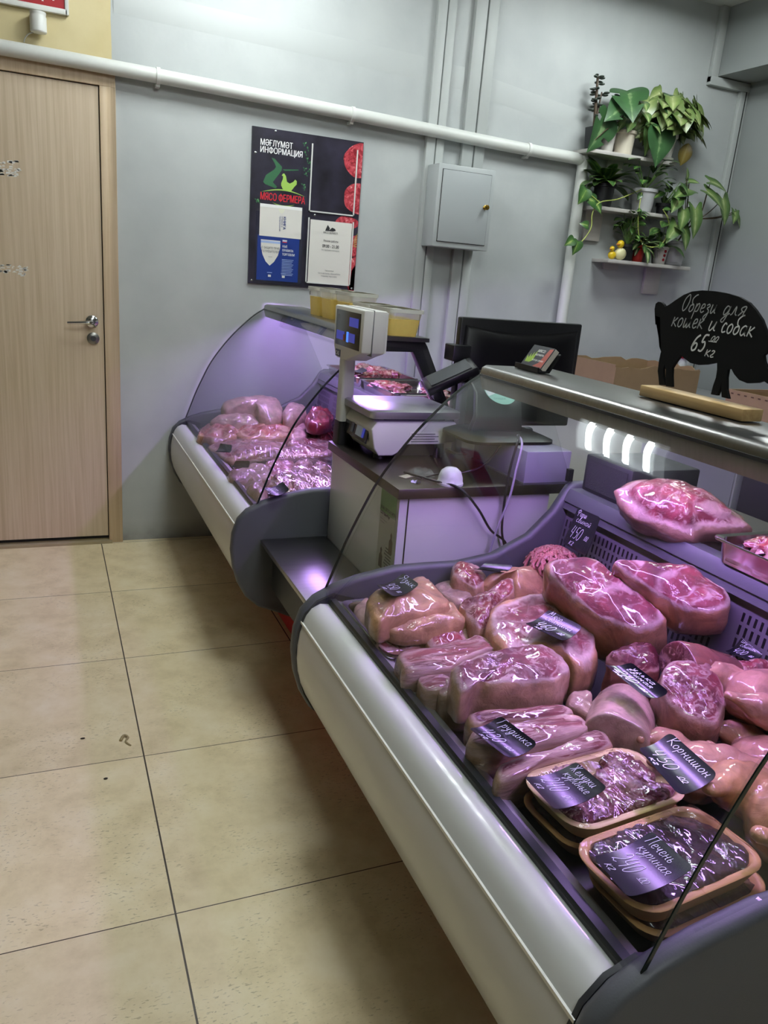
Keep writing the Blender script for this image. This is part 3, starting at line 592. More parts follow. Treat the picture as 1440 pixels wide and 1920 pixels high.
# ------------------------------------------------------------------ service counter between the cases
M_lam = mat('white laminate', '#dbd9d4', .35, coat=.15)
M_top = mat('steel worktop', '#625b56', .36, 1, var=.1, vscale=6)
M_green = mat('poster green', '#7fae6a', .5); M_ltxt = mat('grey print', '#6d6f70', .6)
t = thing('service_counter', (.88, -1.75, 0), 'white service counter with a steel worktop between the two display cases', 'counter')
MB().box(.632, 1.10, -2.035, -1.485, .12, .802).build('carcass', M_lam, t, bevel=.002)
MB().box(.631, .634, -2.036, -2.02, .13, .80).build('edge_strip', M_white, t)
MB().box(.655, .658, -2.0372, -2.035, .14, .80).build('panel_seam', M_gap, t)
wt = MB(); wt.box(.618, 1.15, -2.052, -1.478, .803, .831); wt.build('worktop', M_top, t, bevel=.002)
MB().box(.66, 1.08, -2.0, -1.5, 0, .12).build('kick_plate', M_kick, t)
t = thing('bag_shelf', (.52, -1.81, .4), 'low steel bag shelf between the end panels, in front of the service counter', 'shelf')
MB().box(.407, .63, -2.148, -1.477, .488, .505).build('shelf_top', M_steel, t, bevel=.003)
MB().box(.45, .63, -2.146, -1.479, .33, .487).build('under_shelf_shade', M_dark, t)  # dark block standing in for the shadow beneath the bag shelf
MB().box(.60, .63, -2.14, -1.485, .0, .33).build('kick_plate', M_kick, t)
# leaflet on the counter front (faces the customers)
t = thing('payment_leaflet', (.63, -1.93, .67), 'white leaflet with a green header, taped to the left side of the white counter', 'leaflet')
X0 = .6305
MB().box(X0-.0008, X0, -2.022, -1.915, .552, .797).build('sheet', mat('leaflet paper', '#cfd0c4', .5), t)
MB().box(X0-.0012, X0-.0007, -2.022, -1.915, .735, .797).build('header', M_green, t)
for k, (s, z, tx) in enumerate(((.013, .742, 'КАК ОПЛАТИТЬ'), (.013, .727, 'СО SberPay'), (.006, .712, 'просто и быстро'), (.006, .704, 'с телефона'))):
    text_mesh('lettering', tx, s, M_txtb if k < 2 else M_ltxt, t, (X0-.0014, -1.921, z), (0, -1, 0), (0, 0, 1), bold=.03 if k < 2 else 0)
for k, (y, z) in enumerate(((-2.005, .665), (-1.945, .605))):
    f = MB(); f.prism([(y-.012, z-.03), (y+.012, z-.03), (y+.011, z+.005), (y+.004, z+.012), (y+.006, z+.022), (y, z+.03), (y-.006, z+.022), (y-.004, z+.012), (y-.011, z+.005)], 'x', X0-.0014, X0-.0008)
    f.build('printed_figure', mat('printed figure', '#6a5f58' if k else '#8a7a70', .6), t)
for k in range(7):
    z = .64-.009*k; MB().box(X0-.0014, X0-.0008, -2.013, -1.975+.004*(k % 3), z, z+.004).build('print_line', M_ltxt, t)
# ------------------------------------------------------------------ scale
M_scale = mat('scale housing', '#cfcfca', .42); M_scr = mat('display window', '#14151a', .2)
M_lcd = mat('blue display', '#2c3480', .4, emit=.32, ecol='#4a52d8'); M_lcdb = mat('bright blue display', '#4a7bff', .4, emit=.8, ecol='#4f8fff')
t = thing('retail_scale', (.80, -1.6, .831), 'white retail scale with a raised customer display on a pole', 'scale')
bs = MB()
bs.prism([(.664, .868), (.652, .925), (.668, .948), (.925, .948), (.93, .94), (.93, .885), (.80, .885), (.765, .878), (.742, .856), (.725, .846), (.68, .846)], 'y', -1.755, -1.49)
bs.build('housing', M_scale, t, bevel=.006, bseg=3)
MB().box(.70, .90, -1.73, -1.49, .949, .956).build('gap', M_dark, t)
pl = MB(); pl.loft([rrect(.792, -1.625, .29, .27, .02, .957), rrect(.792, -1.625, .295, .275, .02, .960), rrect(.792, -1.625, .295, .275, .02, .978), rrect(.792, -1.625, .28, .26, .02, .982)]); pl.build('platter', mat('steel platter', '#a6a8aa', .38, .8, var=.05), t, angle=50)
for x, y in ((.70, -1.71), (.70, -1.51), (.89, -1.71), (.89, -1.51)):
    f = MB(); f.lathe((x, y, .831), [(.018, 0), (.018, .012), (.012, .03)], 14); f.build('foot', M_black, t)
MB().box(.70, .91, -1.72, -1.51, .838, .884).build('under_tray', M_black, t)
# front keypad window slightly sloped
a = math.radians(-12) if False else math.radians(12); Rk = Matrix.Rotation(a, 3, 'Y')
MB().obox((.6535, -1.63, .902), (.004, .19, .052), Rk).build('lower_display', M_scr, t)
MB().obox((.6508, -1.665, .902), (.003, .055, .03), Rk).build('display_segment', mat('pale display', '#86909a', .3, emit=.15), t)
MB().obox((.6506, -1.694, .902), (.003, .014, .028), Rk).build('display_segment', M_lcd, t)
MB().obox((.6508, -1.602, .902), (.003, .02, .03), Rk).build('display_segment', mat('grey display', '#4a5058', .3), t)
MB().box(.775, .895, -1.7565, -1.755, .882, .918).build('rating_label', M_paper, t)
for k in range(4): MB().box(.78, .87-.012*(k % 2), -1.7572, -1.7564, .888+.0075*k, .891+.0075*k).build('label_print', M_ltxt, t)
HX, HY = -.031, -.085
po = MB(); po.loft([rrect(.654, -1.51, .044, .05, .01, .90), rrect(.654, -1.51, .04, .046, .01, 1.10)]); po.build('pole', M_scale, t)
po = MB(); po.loft([rrect(.654, -1.51, .05, .06, .008, .831), rrect(.654, -1.51, .046, .056, .01, .905)]); po.build('pole_socket', M_black, t)
HEAD0 = set(t.children)
hd = MB(); hd.prism([(-1.355, 1.128), (-1.35, 1.25), (-1.605, 1.25), (-1.60, 1.128), (-1.56, 1.118), (-1.47, 1.092), (-1.38, 1.092)], 'x', .66, .735); hd.build('display_head', M_scale, t, bevel=.006)
MB().box(.735, .742, -1.59, -1.37, 1.13, 1.245).build('head_back', M_scale, t)
MB().box(.690, .692, -1.6058, -1.349, 1.12, 1.251).build('head_seam', M_ltxt, t)
MB().box(.6585, .661, -1.582, -1.372, 1.132, 1.238).build('display_window', M_scr, t, bevel=.001)
MB().box(.6575, .659, -1.568, -1.493, 1.196, 1.222).build('display_segment', M_lcd, t)
MB().box(.6575, .659, -1.455, -1.385, 1.150, 1.176).build('display_segment', M_lcd, t)
MB().box(.6575, .659, -1.545, -1.485, 1.150, 1.176).build('display_segment', M_lcd, t)
MB().box(.657, .659, -1.492, -1.476, 1.148, 1.178).build('display_segment', M_lcdb, t)
MB().box(.6572, .659, -1.458, -1.447, 1.148, 1.168).build('display_segment', mat('red print', '#9a4a3a', .5), t)
text_mesh('lettering', '32', .016, M_ltxt, t, (.6583, -1.387, 1.213), (0, -1, 0), (0, 0, 1))
MB().box(.6585, .6605, -1.425, -1.383, 1.097, 1.118).build('badge', mat('navy badge', '#28304f', .4), t)
text_mesh('lettering', 'CAS', .017, M_txtw, t, (.6583, -1.386, 1.101), (0, -1, 0), (0, 0, 1), bold=.02)
for o in set(t.children)-HEAD0: o.location += Vector((-.031, -.085, .006))
# ------------------------------------------------------------------ payment terminal on its stand
t = thing('payment_terminal', (.985, -1.66, .831), 'black payment terminal tilted on a grey pole stand behind the scale', 'payment terminal')
MB().box(.965, 1.005, -1.70, -1.63, .831, .838).build('stand_foot', M_bracket, t)
pl = MB(); pl.loft([rrect(.985, -1.665, .024, .03, .004, .838), rrect(.985, -1.665, .024, .03, .004, 1.055)]); pl.build('stand_pole', mat('grey metal pole', '#77787a', .4, .6), t)
ax = (Vector((1.015, -1.68, 1.118))-Vector((.862, -1.64, 1.035))).normalized(); ay = Vector((.15, 1, .35)); ay = (ay-ax*ay.dot(ax)).normalized(); az = ax.cross(ay)
Mt = Matrix((ax, ay, az)).transposed()
tb = MB(); tb.obox((.938, -1.66, 1.072), (.172, .078, .030), Mt); tb.build('terminal_body', M_black, t, bevel=.008)
tb = MB(); tb.obox(Vector((.938, -1.66, 1.072))+az*.016, (.135, .062, .003), Mt); tb.build('terminal_screen', mat('dark screen', '#3a3d40', .15), t)
tb = MB(); tb.obox(Vector((.885, -1.662, 1.040))-az*.022, (.03, .04, .03), Mt); tb.build('terminal_hinge', M_black, t, bevel=.004)
# ------------------------------------------------------------------ till box and monitor
t = thing('till_box', (1.075, -1.92, .831), 'grey plastic box under the till monitor on the worktop', 'box')
MB().box(1.0, 1.148, -2.045, -1.75, .831, .925).build('box_body', mat('translucent grey plastic', '#9a98a4', .35, coat=.3), t, bevel=.004)
MB().box(.997, 1.151, -2.048, -1.747, .831, .836).build('box_rim', M_panel, t)
M_gloss = mat('glossy black', '#08080a', .42, spec=.22)
t = thing('till_monitor', (1.10, -1.75, .926), 'black till monitor seen from behind, on a broad dark stand', 'monitor')
mo = MB(); mo.prism([(.992, .905), (.990, 1.250), (1.448, 1.250), (1.448, .905)], 'y', -1.60, -1.57); mo.build('screen_frame', M_black, t, bevel=.006)
mo = MB(); mo.loft([[Vector((x, y, z)) for x, z in [(1.219+sx*w, 1.078+sz*h) for sx, sz in ((-1, -1), (-.96, .9), (-.5, .82), (0, .78), (.5, .82), (.96, .9), (1, -1))]] for y, w, h in ((-1.60, .222, .165), (-1.615, .205, .15), (-1.625, .15, .11))]); mo.build('back_shell', M_gloss, t, angle=50)
nk = MB()
nk.loft([[Vector((cx+dx*w, y+dy*.012, z)) for dx, dy in ((-1, -1), (1, -1), (1, 1), (-1, 1))] for cx, w, y, z in ((1.00, .088, -1.86, .945), (1.01, .078, -1.85, .985), (1.045, .078, -1.775, 1.045), (1.065, .08, -1.66, 1.095))]); nk.build('neck', M_gloss, t, bevel=.006)
bs = MB(); bs.loft([rrect(1.01, -1.86, .29, .22, .05, .926), rrect(1.01, -1.86, .29, .22, .05, .934), rrect(1.005, -1.86, .24, .17, .04, .946)]); bs.build('stand_base', M_gloss, t, angle=50)
MB().box(.958, 1.02, -1.63, -1.565, 1.115, 1.165).build('card_reader', M_black, t, bevel=.004)
# cables and small things on the worktop
def cable(path, r, m, label, grp=None):
    o = MB().tube(path, r, 8, smooth=6).build('cable', m, None); return tag(o, label, 'cable', grp)
M_cblk = mat('black cable', '#1a171b', .45); M_cwht = mat('grey cable', '#b8b2bf', .4)
cable([(1.0, -1.99, .96), (.96, -2.05, .955), (.935, -2.068, .88), (.93, -2.07, .80), (.94, -2.062, .70), (.975, -2.055, .62), (1.0, -2.05, .56)], .0034, M_cblk, 'black cable hanging straight from the monitor stand over the counter edge')
cable([(1.0, -1.985, .958), (.968, -2.06, .95), (.948, -2.078, .88), (.938, -2.078, .80), (.915, -2.068, .70), (.90, -2.06, .58)], .0033, M_cwht, 'pale grey cable hanging beside the black one over the counter edge')
cable([(.70, -1.90, .836), (.74, -2.0, .838), (.79, -2.062, .832), (.85, -2.068, .775), (.90, -2.066, .71), (.955, -2.06, .67), (.985, -2.055, .61)], .0034, M_cblk, 'black cable looping over the counter edge past the white dome')
cable([(.72, -1.97, .836), (.80, -1.93, .837), (.88, -1.93, .84), (.93, -1.95, .87), (.965, -1.965, .93)], .003, M_cblk, 'black cable lying on the worktop towards the monitor stand')
t = thing('white_dome', (.785, -2.02, .831), 'white plastic dome on the worktop by the counter edge', 'dome')
dm = MB(); dm.lathe((.785, -2.015, .831), [(.036, 0), (.036, .006), (.034, .007), (.033, .02), (.027, .036), (.016, .045), (.001, .048)], 28); dm.build('dome_cover', M_white, t, angle=60)
o = MB()
for k in range(9):
    a = k*.7; x, y = .735+.03*math.cos(a)*.7, -1.935+.03*math.sin(a)
    o.add([(x, y, .832), (x+.028, y+.008, .833), (x+.02, y+.03, .846), (x-.006, y+.022, .838)], [(0, 1, 2), (0, 2, 3)])
tag(o.build('wrapper', glass_mat('clear wrapper', (.86, .86, .88), refl=.35, base=.02, rough=.4), None, smooth=False), 'crumpled clear wrapper on the worktop beside the white dome', 'wrapper')
tag(MB().obox((.70, -1.93, .8325), (.06, .025, .002), rz(.5)).build('printed_strip', mat('pale strip', '#b9b39a', .5), None), 'pale printed strip lying on the dark worktop under the scale', 'label')
o = MB()
for k in range(7):
    a = k*.9; o.add([(.69, -2.0, .832), (.69+.014*math.cos(a), -2.0+.014*math.sin(a), .838), (.69+.014*math.cos(a+.5), -2.0+.014*math.sin(a+.5), .834)], [(0, 1, 2)])
tag(o.build('twist_tie', mat('lilac plastic', '#c5b8ea', .4), None, smooth=False), 'tiny lilac plastic scrap near the counter corner', 'scrap')

# ------------------------------------------------------------------ things on the top shelves
M_tub = glass_mat('translucent tub', (.93, .93, .91), base=.22, rough=.5); M_fat = mat('yellow fat', '#ffe78f', .4, var=.08, vscale=40)
def translucent(m, col, f=.5):
    nt = m.node_tree; out = nt.nodes['Material Output']; b = nt.nodes['Principled BSDF']
    tl = N(nt, 'ShaderNodeBsdfTranslucent'); tl.inputs[0].default_value = lin(col); mx = N(nt, 'ShaderNodeMixShader'); mx.inputs[0].default_value = f
    nt.links.new(b.outputs[0], mx.inputs[1]); nt.links.new(tl.outputs[0], mx.inputs[2]); nt.links.new(mx.outputs[0], out.inputs[0]); return m
translucent(M_fat, '#fff0b8', .5)
M_rim = mat('tub rim', '#d8d8ce', .35)
def tub(x, y, w, d, h, label, fill):
    t = thing('food_tub', (x, y, 1.1705), label, 'tub', 'yellow fat tubs on the far case')
    z = 1.1705; k = .84
    MB().loft([rrect(x, y, w*(k+(1-k)*fill), d*(k+(1-k)*fill), .016, z+h*fill+.001), rrect(x, y, w, d, .018, z+h-.006)], caps=False).build('tub_wall', M_tub, t)
    MB().loft([rrect(x, y, w*k-.003, d*k-.003, .014, z), rrect(x, y, w*(k+(1-k)*fill)-.003, d*(k+(1-k)*fill)-.003, .016, z+h*fill)]).build('contents', M_fat, t, angle=60)
    MB().loft([rrect(x, y, w-.002, d-.002, .018, z+h-.012), rrect(x, y, w+.008, d+.008, .02, z+h-.012), rrect(x, y, w+.008, d+.008, .02, z+h), rrect(x, y, w-.002, d-.002, .018, z+h)], caps=False).build('lid_rim', M_rim, t, angle=50)
    MB().loft([rrect(x, y, w-.003, d-.003, .018, z+h-.009), rrect(x, y, w-.003, d-.003, .018, z+h-.008)]).build('lid', M_tub, t)
    return t
a = tub(.855, -.64, .10, .13, .112, 'leftmost tall tub of yellow fat, at the far end of the row', .66)
text_mesh('lettering', '60', .022, M_txtb, a, (.8035, -.60, 1.25), (0, -1, 0), (0, 0, 1), bold=.03)
tub(.855, -.80, .10, .14, .112, 'second tall tub of yellow fat from the far end', .66)
tub(.865, -.99, .11, .17, .112, 'third tall tub of yellow fat, half behind the scale display', .66)
tub(.86, -1.19, .11, .15, .085, 'low tub of yellow fat hidden behind the scale display', .62)
tub(.86, -1.385, .115, .19, .085, 'low wide tub of yellow fat at the near end, right of the scale display', .62)
# business cards
t = thing('card_holder', (.86, -2.23, 1.1705), 'small black holder with a stack of printed business cards on the steel top', 'card holder')
MB().prism([(.835, 1.1705), (.835, 1.183), (.838, 1.183), (.84, 1.175), (.865, 1.175), (.893, 1.215), (.896, 1.214), (.868, 1.1705)], 'y', -2.285, -2.185).build('holder', M_black, t)
d = Vector((.55, 0, .8)).normalized(); nn = Vector((-.8, 0, .55))
for k in range(7):
    c = Vector((.862, -2.237, 1.203))-nn*.0022*k; M3 = Matrix((d, (0, 1, 0), nn)).transposed()
    MB().obox(c, (.058, .088, .0016), M3).build('card', mat('card edge', '#cfc9bd', .5) if k else mat('card front', '#20222c', .4), t)
fx = Vector((.862, -2.237, 1.203))+nn*.001
for k, (s, o_, tx) in enumerate(((.010, .012, 'МЯСО'), (.007, .002, 'ФЕРМЕРА'), (.0055, -.012, 'ВСЕГДА СВЕЖЕЕ'))):
    text_mesh('lettering', tx, s, M_txtw, t, fx+d*o_+Vector((0, .012, 0)), (0, -1, 0), d)
MB().add([fx+d*.024+Vector((0, -.028, 0)), fx+d*.026+Vector((0, -.042, 0)), fx-d*.026+Vector((0, -.042, 0)), fx-d*.026+Vector((0, -.005, 0)), fx-d*.015+Vector((0, -.02, 0))], [(0, 1, 2, 3, 4)]).build('printed_meat', mat('printed meat', '#a04a40', .5), t)
lf = MB()
for k in range(4): lf.add([fx-d*.02+Vector((0, .036-.005*k, 0))*1, fx-d*(.0-.006*k)+Vector((0, .04-.009*k, .0)), fx-d*.012+Vector((0, .026-.006*k, 0))], [(0, 1, 2)])
lf.build('printed_leaf', mat('printed green', '#8fae3a', .5), t, smooth=False)
# sticker on the glass
t0 = Vector((.7265, -2.24, 1.1005)); su = Vector((.71, 0, .70)); 
o = MB(); o.add([t0+Vector((-.0095, 0, .009))*0+(su*math.sin(q)*.032+Vector((0, -1, 0))*math.cos(q)*.032) for q in [2*math.pi*i/32 for i in range(32)]], [tuple(range(32))])
PIGBASE = (.905, -2.69)
# pig chalkboard
M_pig = mat('chalkboard black', '#060708', .7, spec=.15); M_chalk = mat('chalk', '#d8dad8', .9); M_chalkd = mat('faint chalk', '#a4a7a6', .9)
t = thing('pig_sign', (.905, -2.71, 1.1705), 'pig-shaped black chalkboard with handwritten price, on a wooden base', 'chalkboard sign')
cx = MB(); cx.prism(PIG, 'x', .902, .908); cx.build('pig_board', M_pig, t, smooth=False)
M_pine = wood_mat('raw pine', '#a98757', '#c2a26e', '#d0b483', 26, 1.4, .55, 'y')
MB().box(.882, .930, -2.846, -2.582, 1.1705, 1.192).build('wooden_base', M_pine, t, bevel=.002)
# round green and white sticker on the monitor neck
STV = tuple(Vector((0, .09, .075)).normalized())
t = thing('round_sticker', (1.035, -1.81, 1.05), 'round white and green sticker on the monitor stand, below the steel rail', 'sticker')
def disc(c, r, n1, n2, m, nm, a0=0, a1=2*math.pi):
    o = MB(); o.add([Vector(c)+Vector(n1)*r*math.cos(q)+Vector(n2)*r*math.sin(q) for q in [a0+(a1-a0)*i/40 for i in range(40)]], [tuple(range(40))]); return o.build(nm, m, t, smooth=False)
disc((1.035, -1.804, 1.053), .052, (1, 0, 0), STV, mat('sticker green', '#8fc9ae', .4), 'sticker_disc')
o = MB(); o.add([Vector((1.035, -1.8055, 1.053))+Vector((1, 0, 0))*.05*math.cos(q)+Vector(STV)*.05*math.sin(q) for q in [math.radians(20)+math.pi*1.02*i/30 for i in range(31)]], [tuple(range(31))]); o.build('sticker_white_half', mat('sticker white', '#d5e3dc', .4), t, smooth=False)
text_mesh('lettering', '4 X', .018, mat('sticker print', '#5f9a86', .5), t, (1.018, -1.8075, 1.055), (1, 0, 0), STV)
text_mesh('lettering', 'скидка', .012, mat('sticker print', '#5f9a86', .5), t, (1.003, -1.83, 1.032), (1, 0, 0), STV)
# ------------------------------------------------------------------ rear shelf of the near case
t = thing('black_speaker', (1.19, -2.275, .857), 'black box-shaped speaker at the left end of the near rear shelf', 'speaker')
MB().box(1.085, 1.30, -2.375, -2.19, .857, .955).build('cabinet', mat('matt black cabinet', '#17181b', .6), t, bevel=.006)
MB().box(1.083, 1.086, -2.36, -2.205, .868, .945).build('grille', mat('speaker cloth', '#1d1e21', .9, bump=.4, bscale=500), t)
sc_ = MB(); sc_.box(1.055, 1.07, -2.168, -2.155, .872, .905); sc_.build('latch', M_black, t)
# ------------------------------------------------------------------ behind the cases
M_cab = mat('grey cabinet', '#8d8f90', .5); M_cabw = mat('white cabinet', '#cfd0cd', .4)
t = thing('back_counter', (2.6, -.32, 0), 'pale worktop unit along the back wall behind the display cases', 'counter')
MB().box(1.72, 3.42, -.62, -.06, .1, .80).build('carcass', M_cabw, t, bevel=.003)
MB().box(1.70, 3.44, -.64, -.055, .80, .84).build('worktop', M_cab, t, bevel=.003)
MB().box(1.76, 3.38, -.58, -.08, 0, .1).build('plinth', M_dark, t)
t = thing('storage_cabinet', (2.28, -1.62, 0), 'grey metal storage cabinet behind the near case', 'cabinet')
MB().box(2.0, 2.6, -1.86, -1.36, .04, .94).build('carcass', M_cab, t, bevel=.004)
MB().box(1.997, 2.0, -1.852, -1.37, .06, .93).build('side_sheet', mat('grey sheet', '#7f8183', .4), t)
MB().box(2.03, 2.57, -1.83, -1.39, 0, .04).build('plinth', M_dark, t)
t = thing('storage_cabinet', (2.28, -2.2, 0), 'black cabinet right of the grey one, behind the rear shelf', 'cabinet')
MB().box(2.0, 2.6, -2.55, -1.885, .04, .94).build('carcass', mat('black cabinet', '#1b1a1e', .5), t, bevel=.004)
MB().box(2.03, 2.57, -2.52, -1.92, 0, .04).build('plinth', M_dark, t)
M_card = mat('cardboard', '#8f7757', .75, var=.06, vscale=20)
def carton(x0, x1, y0, y1, z, h, label, torn=False, seed=0):
    t = thing('cardboard_box', ((x0+x1)/2, (y0+y1)/2, z), label, 'box', 'open cardboard boxes')
    rg = random.Random(seed); th = .006
    MB().box(x0, x1, y0, y1, z, z+th).build('base_sheet', M_card, t)
    for nm, (a, b, c, d, ax_) in (('front', (x0, x1, y0, y0+th, 0)), ('back', (x0, x1, y1-th, y1, 0)), ('left', (x0, x0+th, y0+th, y1-th, 1)), ('right', (x1-th, x1, y0+th, y1-th, 1))):
        m = MB(); n = 14
        lo, hi = (a, b) if ax_ == 0 else (c, d)
        top = [(lo+(hi-lo)*i/n, z+h+(rg.uniform(-.018, .004) if torn and nm in ('front', 'back', 'right') else 0)) for i in range(n+1)]
        poly = [(lo, z+.001), *top, (hi, z+.001)]
        m.prism(poly, 'y' if ax_ == 0 else 'x', c if ax_ == 0 else a, d if ax_ == 0 else b)
        m.build('side_flap', M_card, t, smooth=False)
    return t
b1 = carton(2.46, 3.02, -.56, -.14, .841, .165, 'torn open cardboard box on the back worktop right of the monitor', True, 4)
b2 = carton(2.02, 2.50, -2.30, -1.72, .941, .125, 'open cardboard box behind the right end of the pig sign', False, 5)
for k in range(16): MB().box(2.0185, 2.02, -1.74-.03*k-.01, -1.74-.03*k, 1.052, 1.056).build('perforation', mat('slot shade', '#4a3524', .9), b2) if k < 14 else None
MB().add([(2.0185, -2.10, 1.00), (2.0185, -2.115, .985), (2.0185, -2.13, 1.00), (2.0185, -2.127, 1.003), (2.0185, -2.115, .991), (2.0185, -2.103, 1.003)], [(0, 1, 4, 5), (1, 2, 3, 4)]).build('printed_mark', mat('brown print', '#5d3f28', .8), b2, smooth=False)
M_redp = mat('red plastic', '#8c1f26', .4)
t = thing('red_cap_bottle', (3.13, -.3, .841), 'small red-topped dispenser seen between the legs of the pig sign', 'bottle')
lb = MB(); lb.lathe((3.13, -.30, .841), [(.035, 0), (.038, .01), (.038, .12), (.02, .16), (.018, .19)], 18); lb.build('bottle_body', mat('pale bottle', '#b9bcbc', .3), t)
lb = MB(); lb.lathe((3.13, -.30, 1.03), [(.026, 0), (.03, .012), (.03, .05), (.018, .06)], 18); lb.build('bottle_cap', M_redp, t)
# ------------------------------------------------------------------ meat
def meat_mat(name, skin, fat, lean, dark, marb=.5, mscale=22, coat=.8, stretch=(1, 1, 1), film=.35, skinvar=.12, seams=0.0, cell=16):
    m, nt, b = nmat(name); L = nt.links.new
    tc = N(nt, 'ShaderNodeTexCoord'); mp = N(nt, 'ShaderNodeMapping'); mp.inputs['Scale'].default_value = stretch; L(tc.outputs['Object'], mp.inputs[0])
    oi = N(nt, 'ShaderNodeObjectInfo'); rv = N(nt, 'ShaderNodeVectorMath', operation='SCALE'); rv.inputs[0].default_value = (7, 13, 5); L(oi.outputs['Random'], rv.inputs['Scale'])
    L(rv.outputs[0], mp.inputs['Location'])
    at = N(nt, 'ShaderNodeAttribute'); at.attribute_name = 'zone'
    def noi(sc, det, dist, rough=.55, src=None):
        n = N(nt, 'ShaderNodeTexNoise'); n.inputs['Scale'].default_value = sc; n.inputs['Detail'].default_value = det; n.inputs['Distortion'].default_value = dist; n.inputs['Roughness'].default_value = rough
        L((src or mp).outputs[0], n.inputs['Vector']); return n
    def mul(a, k=None, bsrc=None):
        q = N(nt, 'ShaderNodeMath', operation='MULTIPLY'); L(a, q.inputs[0])
        if bsrc is not None: L(bsrc, q.inputs[1])
        else: q.inputs[1].default_value = k
        return q.outputs[0]
    n1 = noi(mscale*.5, 5, 1.0); n2 = noi(mscale*1.6, 8, 1.6, .68); n3 = noi(mscale*.42, 4, .6); n5 = noi(mscale*4, 4, .5)
    lean_r = ramp(nt, [(.3, dark), (.52, lean), (.72, tuple(min(1, c*1.25) for c in lin(lean)[:3]))]); L(n1.outputs[0], lean_r.inputs[0])
    th = .47+.14*(1-marb)
    mk = ramp(nt, [(th-.02, (0, 0, 0)), (th+.07, (1, 1, 1))]); L(n2.outputs[0], mk.inputs[0])
    # broad fat patches
    pk = ramp(nt, [(.62-.16*marb, (0, 0, 0)), (.70-.14*marb, (1, 1, 1))]); L(n3.outputs[0], pk.inputs[0])
    # muscle seams
    wv = N(nt, 'ShaderNodeVectorMath', operation='SCALE'); wv.inputs['Scale'].default_value = .09; L(n3.outputs['Color'], wv.inputs[0])
    wa = N(nt, 'ShaderNodeVectorMath', operation='ADD'); L(mp.outputs[0], wa.inputs[0]); L(wv.outputs[0], wa.inputs[1])
    vo = N(nt, 'ShaderNodeTexVoronoi', feature='DISTANCE_TO_EDGE'); vo.inputs['Scale'].default_value = cell; L(wa.outputs[0], vo.inputs['Vector'])
    se = ramp(nt, [(.012, (1, 1, 1)), (.06, (0, 0, 0))]); L(vo.outputs['Distance'], se.inputs[0])
    vc = N(nt, 'ShaderNodeTexVoronoi'); vc.inputs['Scale'].default_value = cell; L(wa.outputs[0], vc.inputs['Vector'])
    sp = N(nt, 'ShaderNodeSeparateColor'); L(vc.outputs['Color'], sp.inputs[0])
    tn = N(nt, 'ShaderNodeMapRange'); tn.inputs[3].default_value = .78; tn.inputs[4].default_value = 1.2; L(sp.outputs[0], tn.inputs[0])
    lv = N(nt, 'ShaderNodeVectorMath', operation='SCALE'); L(lean_r.outputs[0], lv.inputs[0]); L(tn.outputs[0], lv.inputs['Scale'])
    sm_ = ramp(nt, [(.44, (0, 0, 0)), (.56, (1, 1, 1))]); L(n1.outputs[0], sm_.inputs[0])
    mxa = N(nt, 'ShaderNodeMath', operation='MAXIMUM'); L(mul(mk.outputs[0], .9), mxa.inputs[0]); L(mul(mul(se.outputs[0], seams), bsrc=sm_.outputs[0]), mxa.inputs[1])
    mxb = N(nt, 'ShaderNodeMath', operation='MAXIMUM'); L(mxa.outputs[0], mxb.inputs[0]); L(mul(pk.outputs[0], .8), mxb.inputs[1])
    ml = N(nt, 'ShaderNodeMix', data_type='RGBA'); L(mxb.outputs[0], ml.inputs[0]); L(lv.outputs[0], ml.inputs[6]); ml.inputs[7].default_value = lin(fat)
    # zone: 0 skin, about .5 fat rim, 1 cut lean face
    za = N(nt, 'ShaderNodeMath', operation='MULTIPLY_ADD'); za.inputs[1].default_value = 1.25; L(n3.outputs[0], za.inputs[0])
    zb = N(nt, 'ShaderNodeMath', operation='SUBTRACT'); zb.inputs[1].default_value = .62; L(at.outputs['Fac'], zb.inputs[0]); L(zb.outputs[0], za.inputs[2])
    zc = N(nt, 'ShaderNodeMath', operation='MULTIPLY_ADD'); zc.inputs[1].default_value = .25; L(n2.outputs[0], zc.inputs[0]); L(za.outputs[0], zc.inputs[2])
    r1 = ramp(nt, [(.36, (0, 0, 0)), (.50, (1, 1, 1))]); L(zc.outputs[0], r1.inputs[0])
    r2 = ramp(nt, [(.58, (0, 0, 0)), (.76, (1, 1, 1))]); L(zc.outputs[0], r2.inputs[0])
    ns = noi(34, 6, .4, .6, tc) if False else N(nt, 'ShaderNodeTexNoise', i_Scale=34.0, i_Detail=6.0); L(tc.outputs['Object'], ns.inputs['Vector'])
    sk = lin(skin); v = skinvar
    sr = ramp(nt, [(.3, tuple(c*(1-2.2*v) for c in sk[:3])), (.5, sk[:3]), (.7, tuple(min(1, c*(1+v)) for c in sk[:3]))]); L(ns.outputs[0], sr.inputs[0])
    a = N(nt, 'ShaderNodeMix', data_type='RGBA'); L(r1.outputs[0], a.inputs[0]); L(sr.outputs[0], a.inputs[6]); a.inputs[7].default_value = lin(fat)
    c = N(nt, 'ShaderNodeMix', data_type='RGBA'); L(r2.outputs[0], c.inputs[0]); L(a.outputs[2], c.inputs[6]); L(ml.outputs[2], c.inputs[7])
    nb = noi(16, 6, 1.2, .65); vr = N(nt, 'ShaderNodeMapRange'); vr.inputs[1].default_value = .32; vr.inputs[2].default_value = .66; vr.inputs[3].default_value = .58; vr.inputs[4].default_value = 1.12; L(nb.outputs[0], vr.inputs[0])
    fv = N(nt, 'ShaderNodeVectorMath', operation='SCALE'); L(c.outputs[2], fv.inputs[0]); L(vr.outputs[0], fv.inputs['Scale'])
    L(fv.outputs[0], b.inputs['Base Color'])
    b.inputs['Roughness'].default_value = .5; b.inputs['Specular IOR Level'].default_value = .3
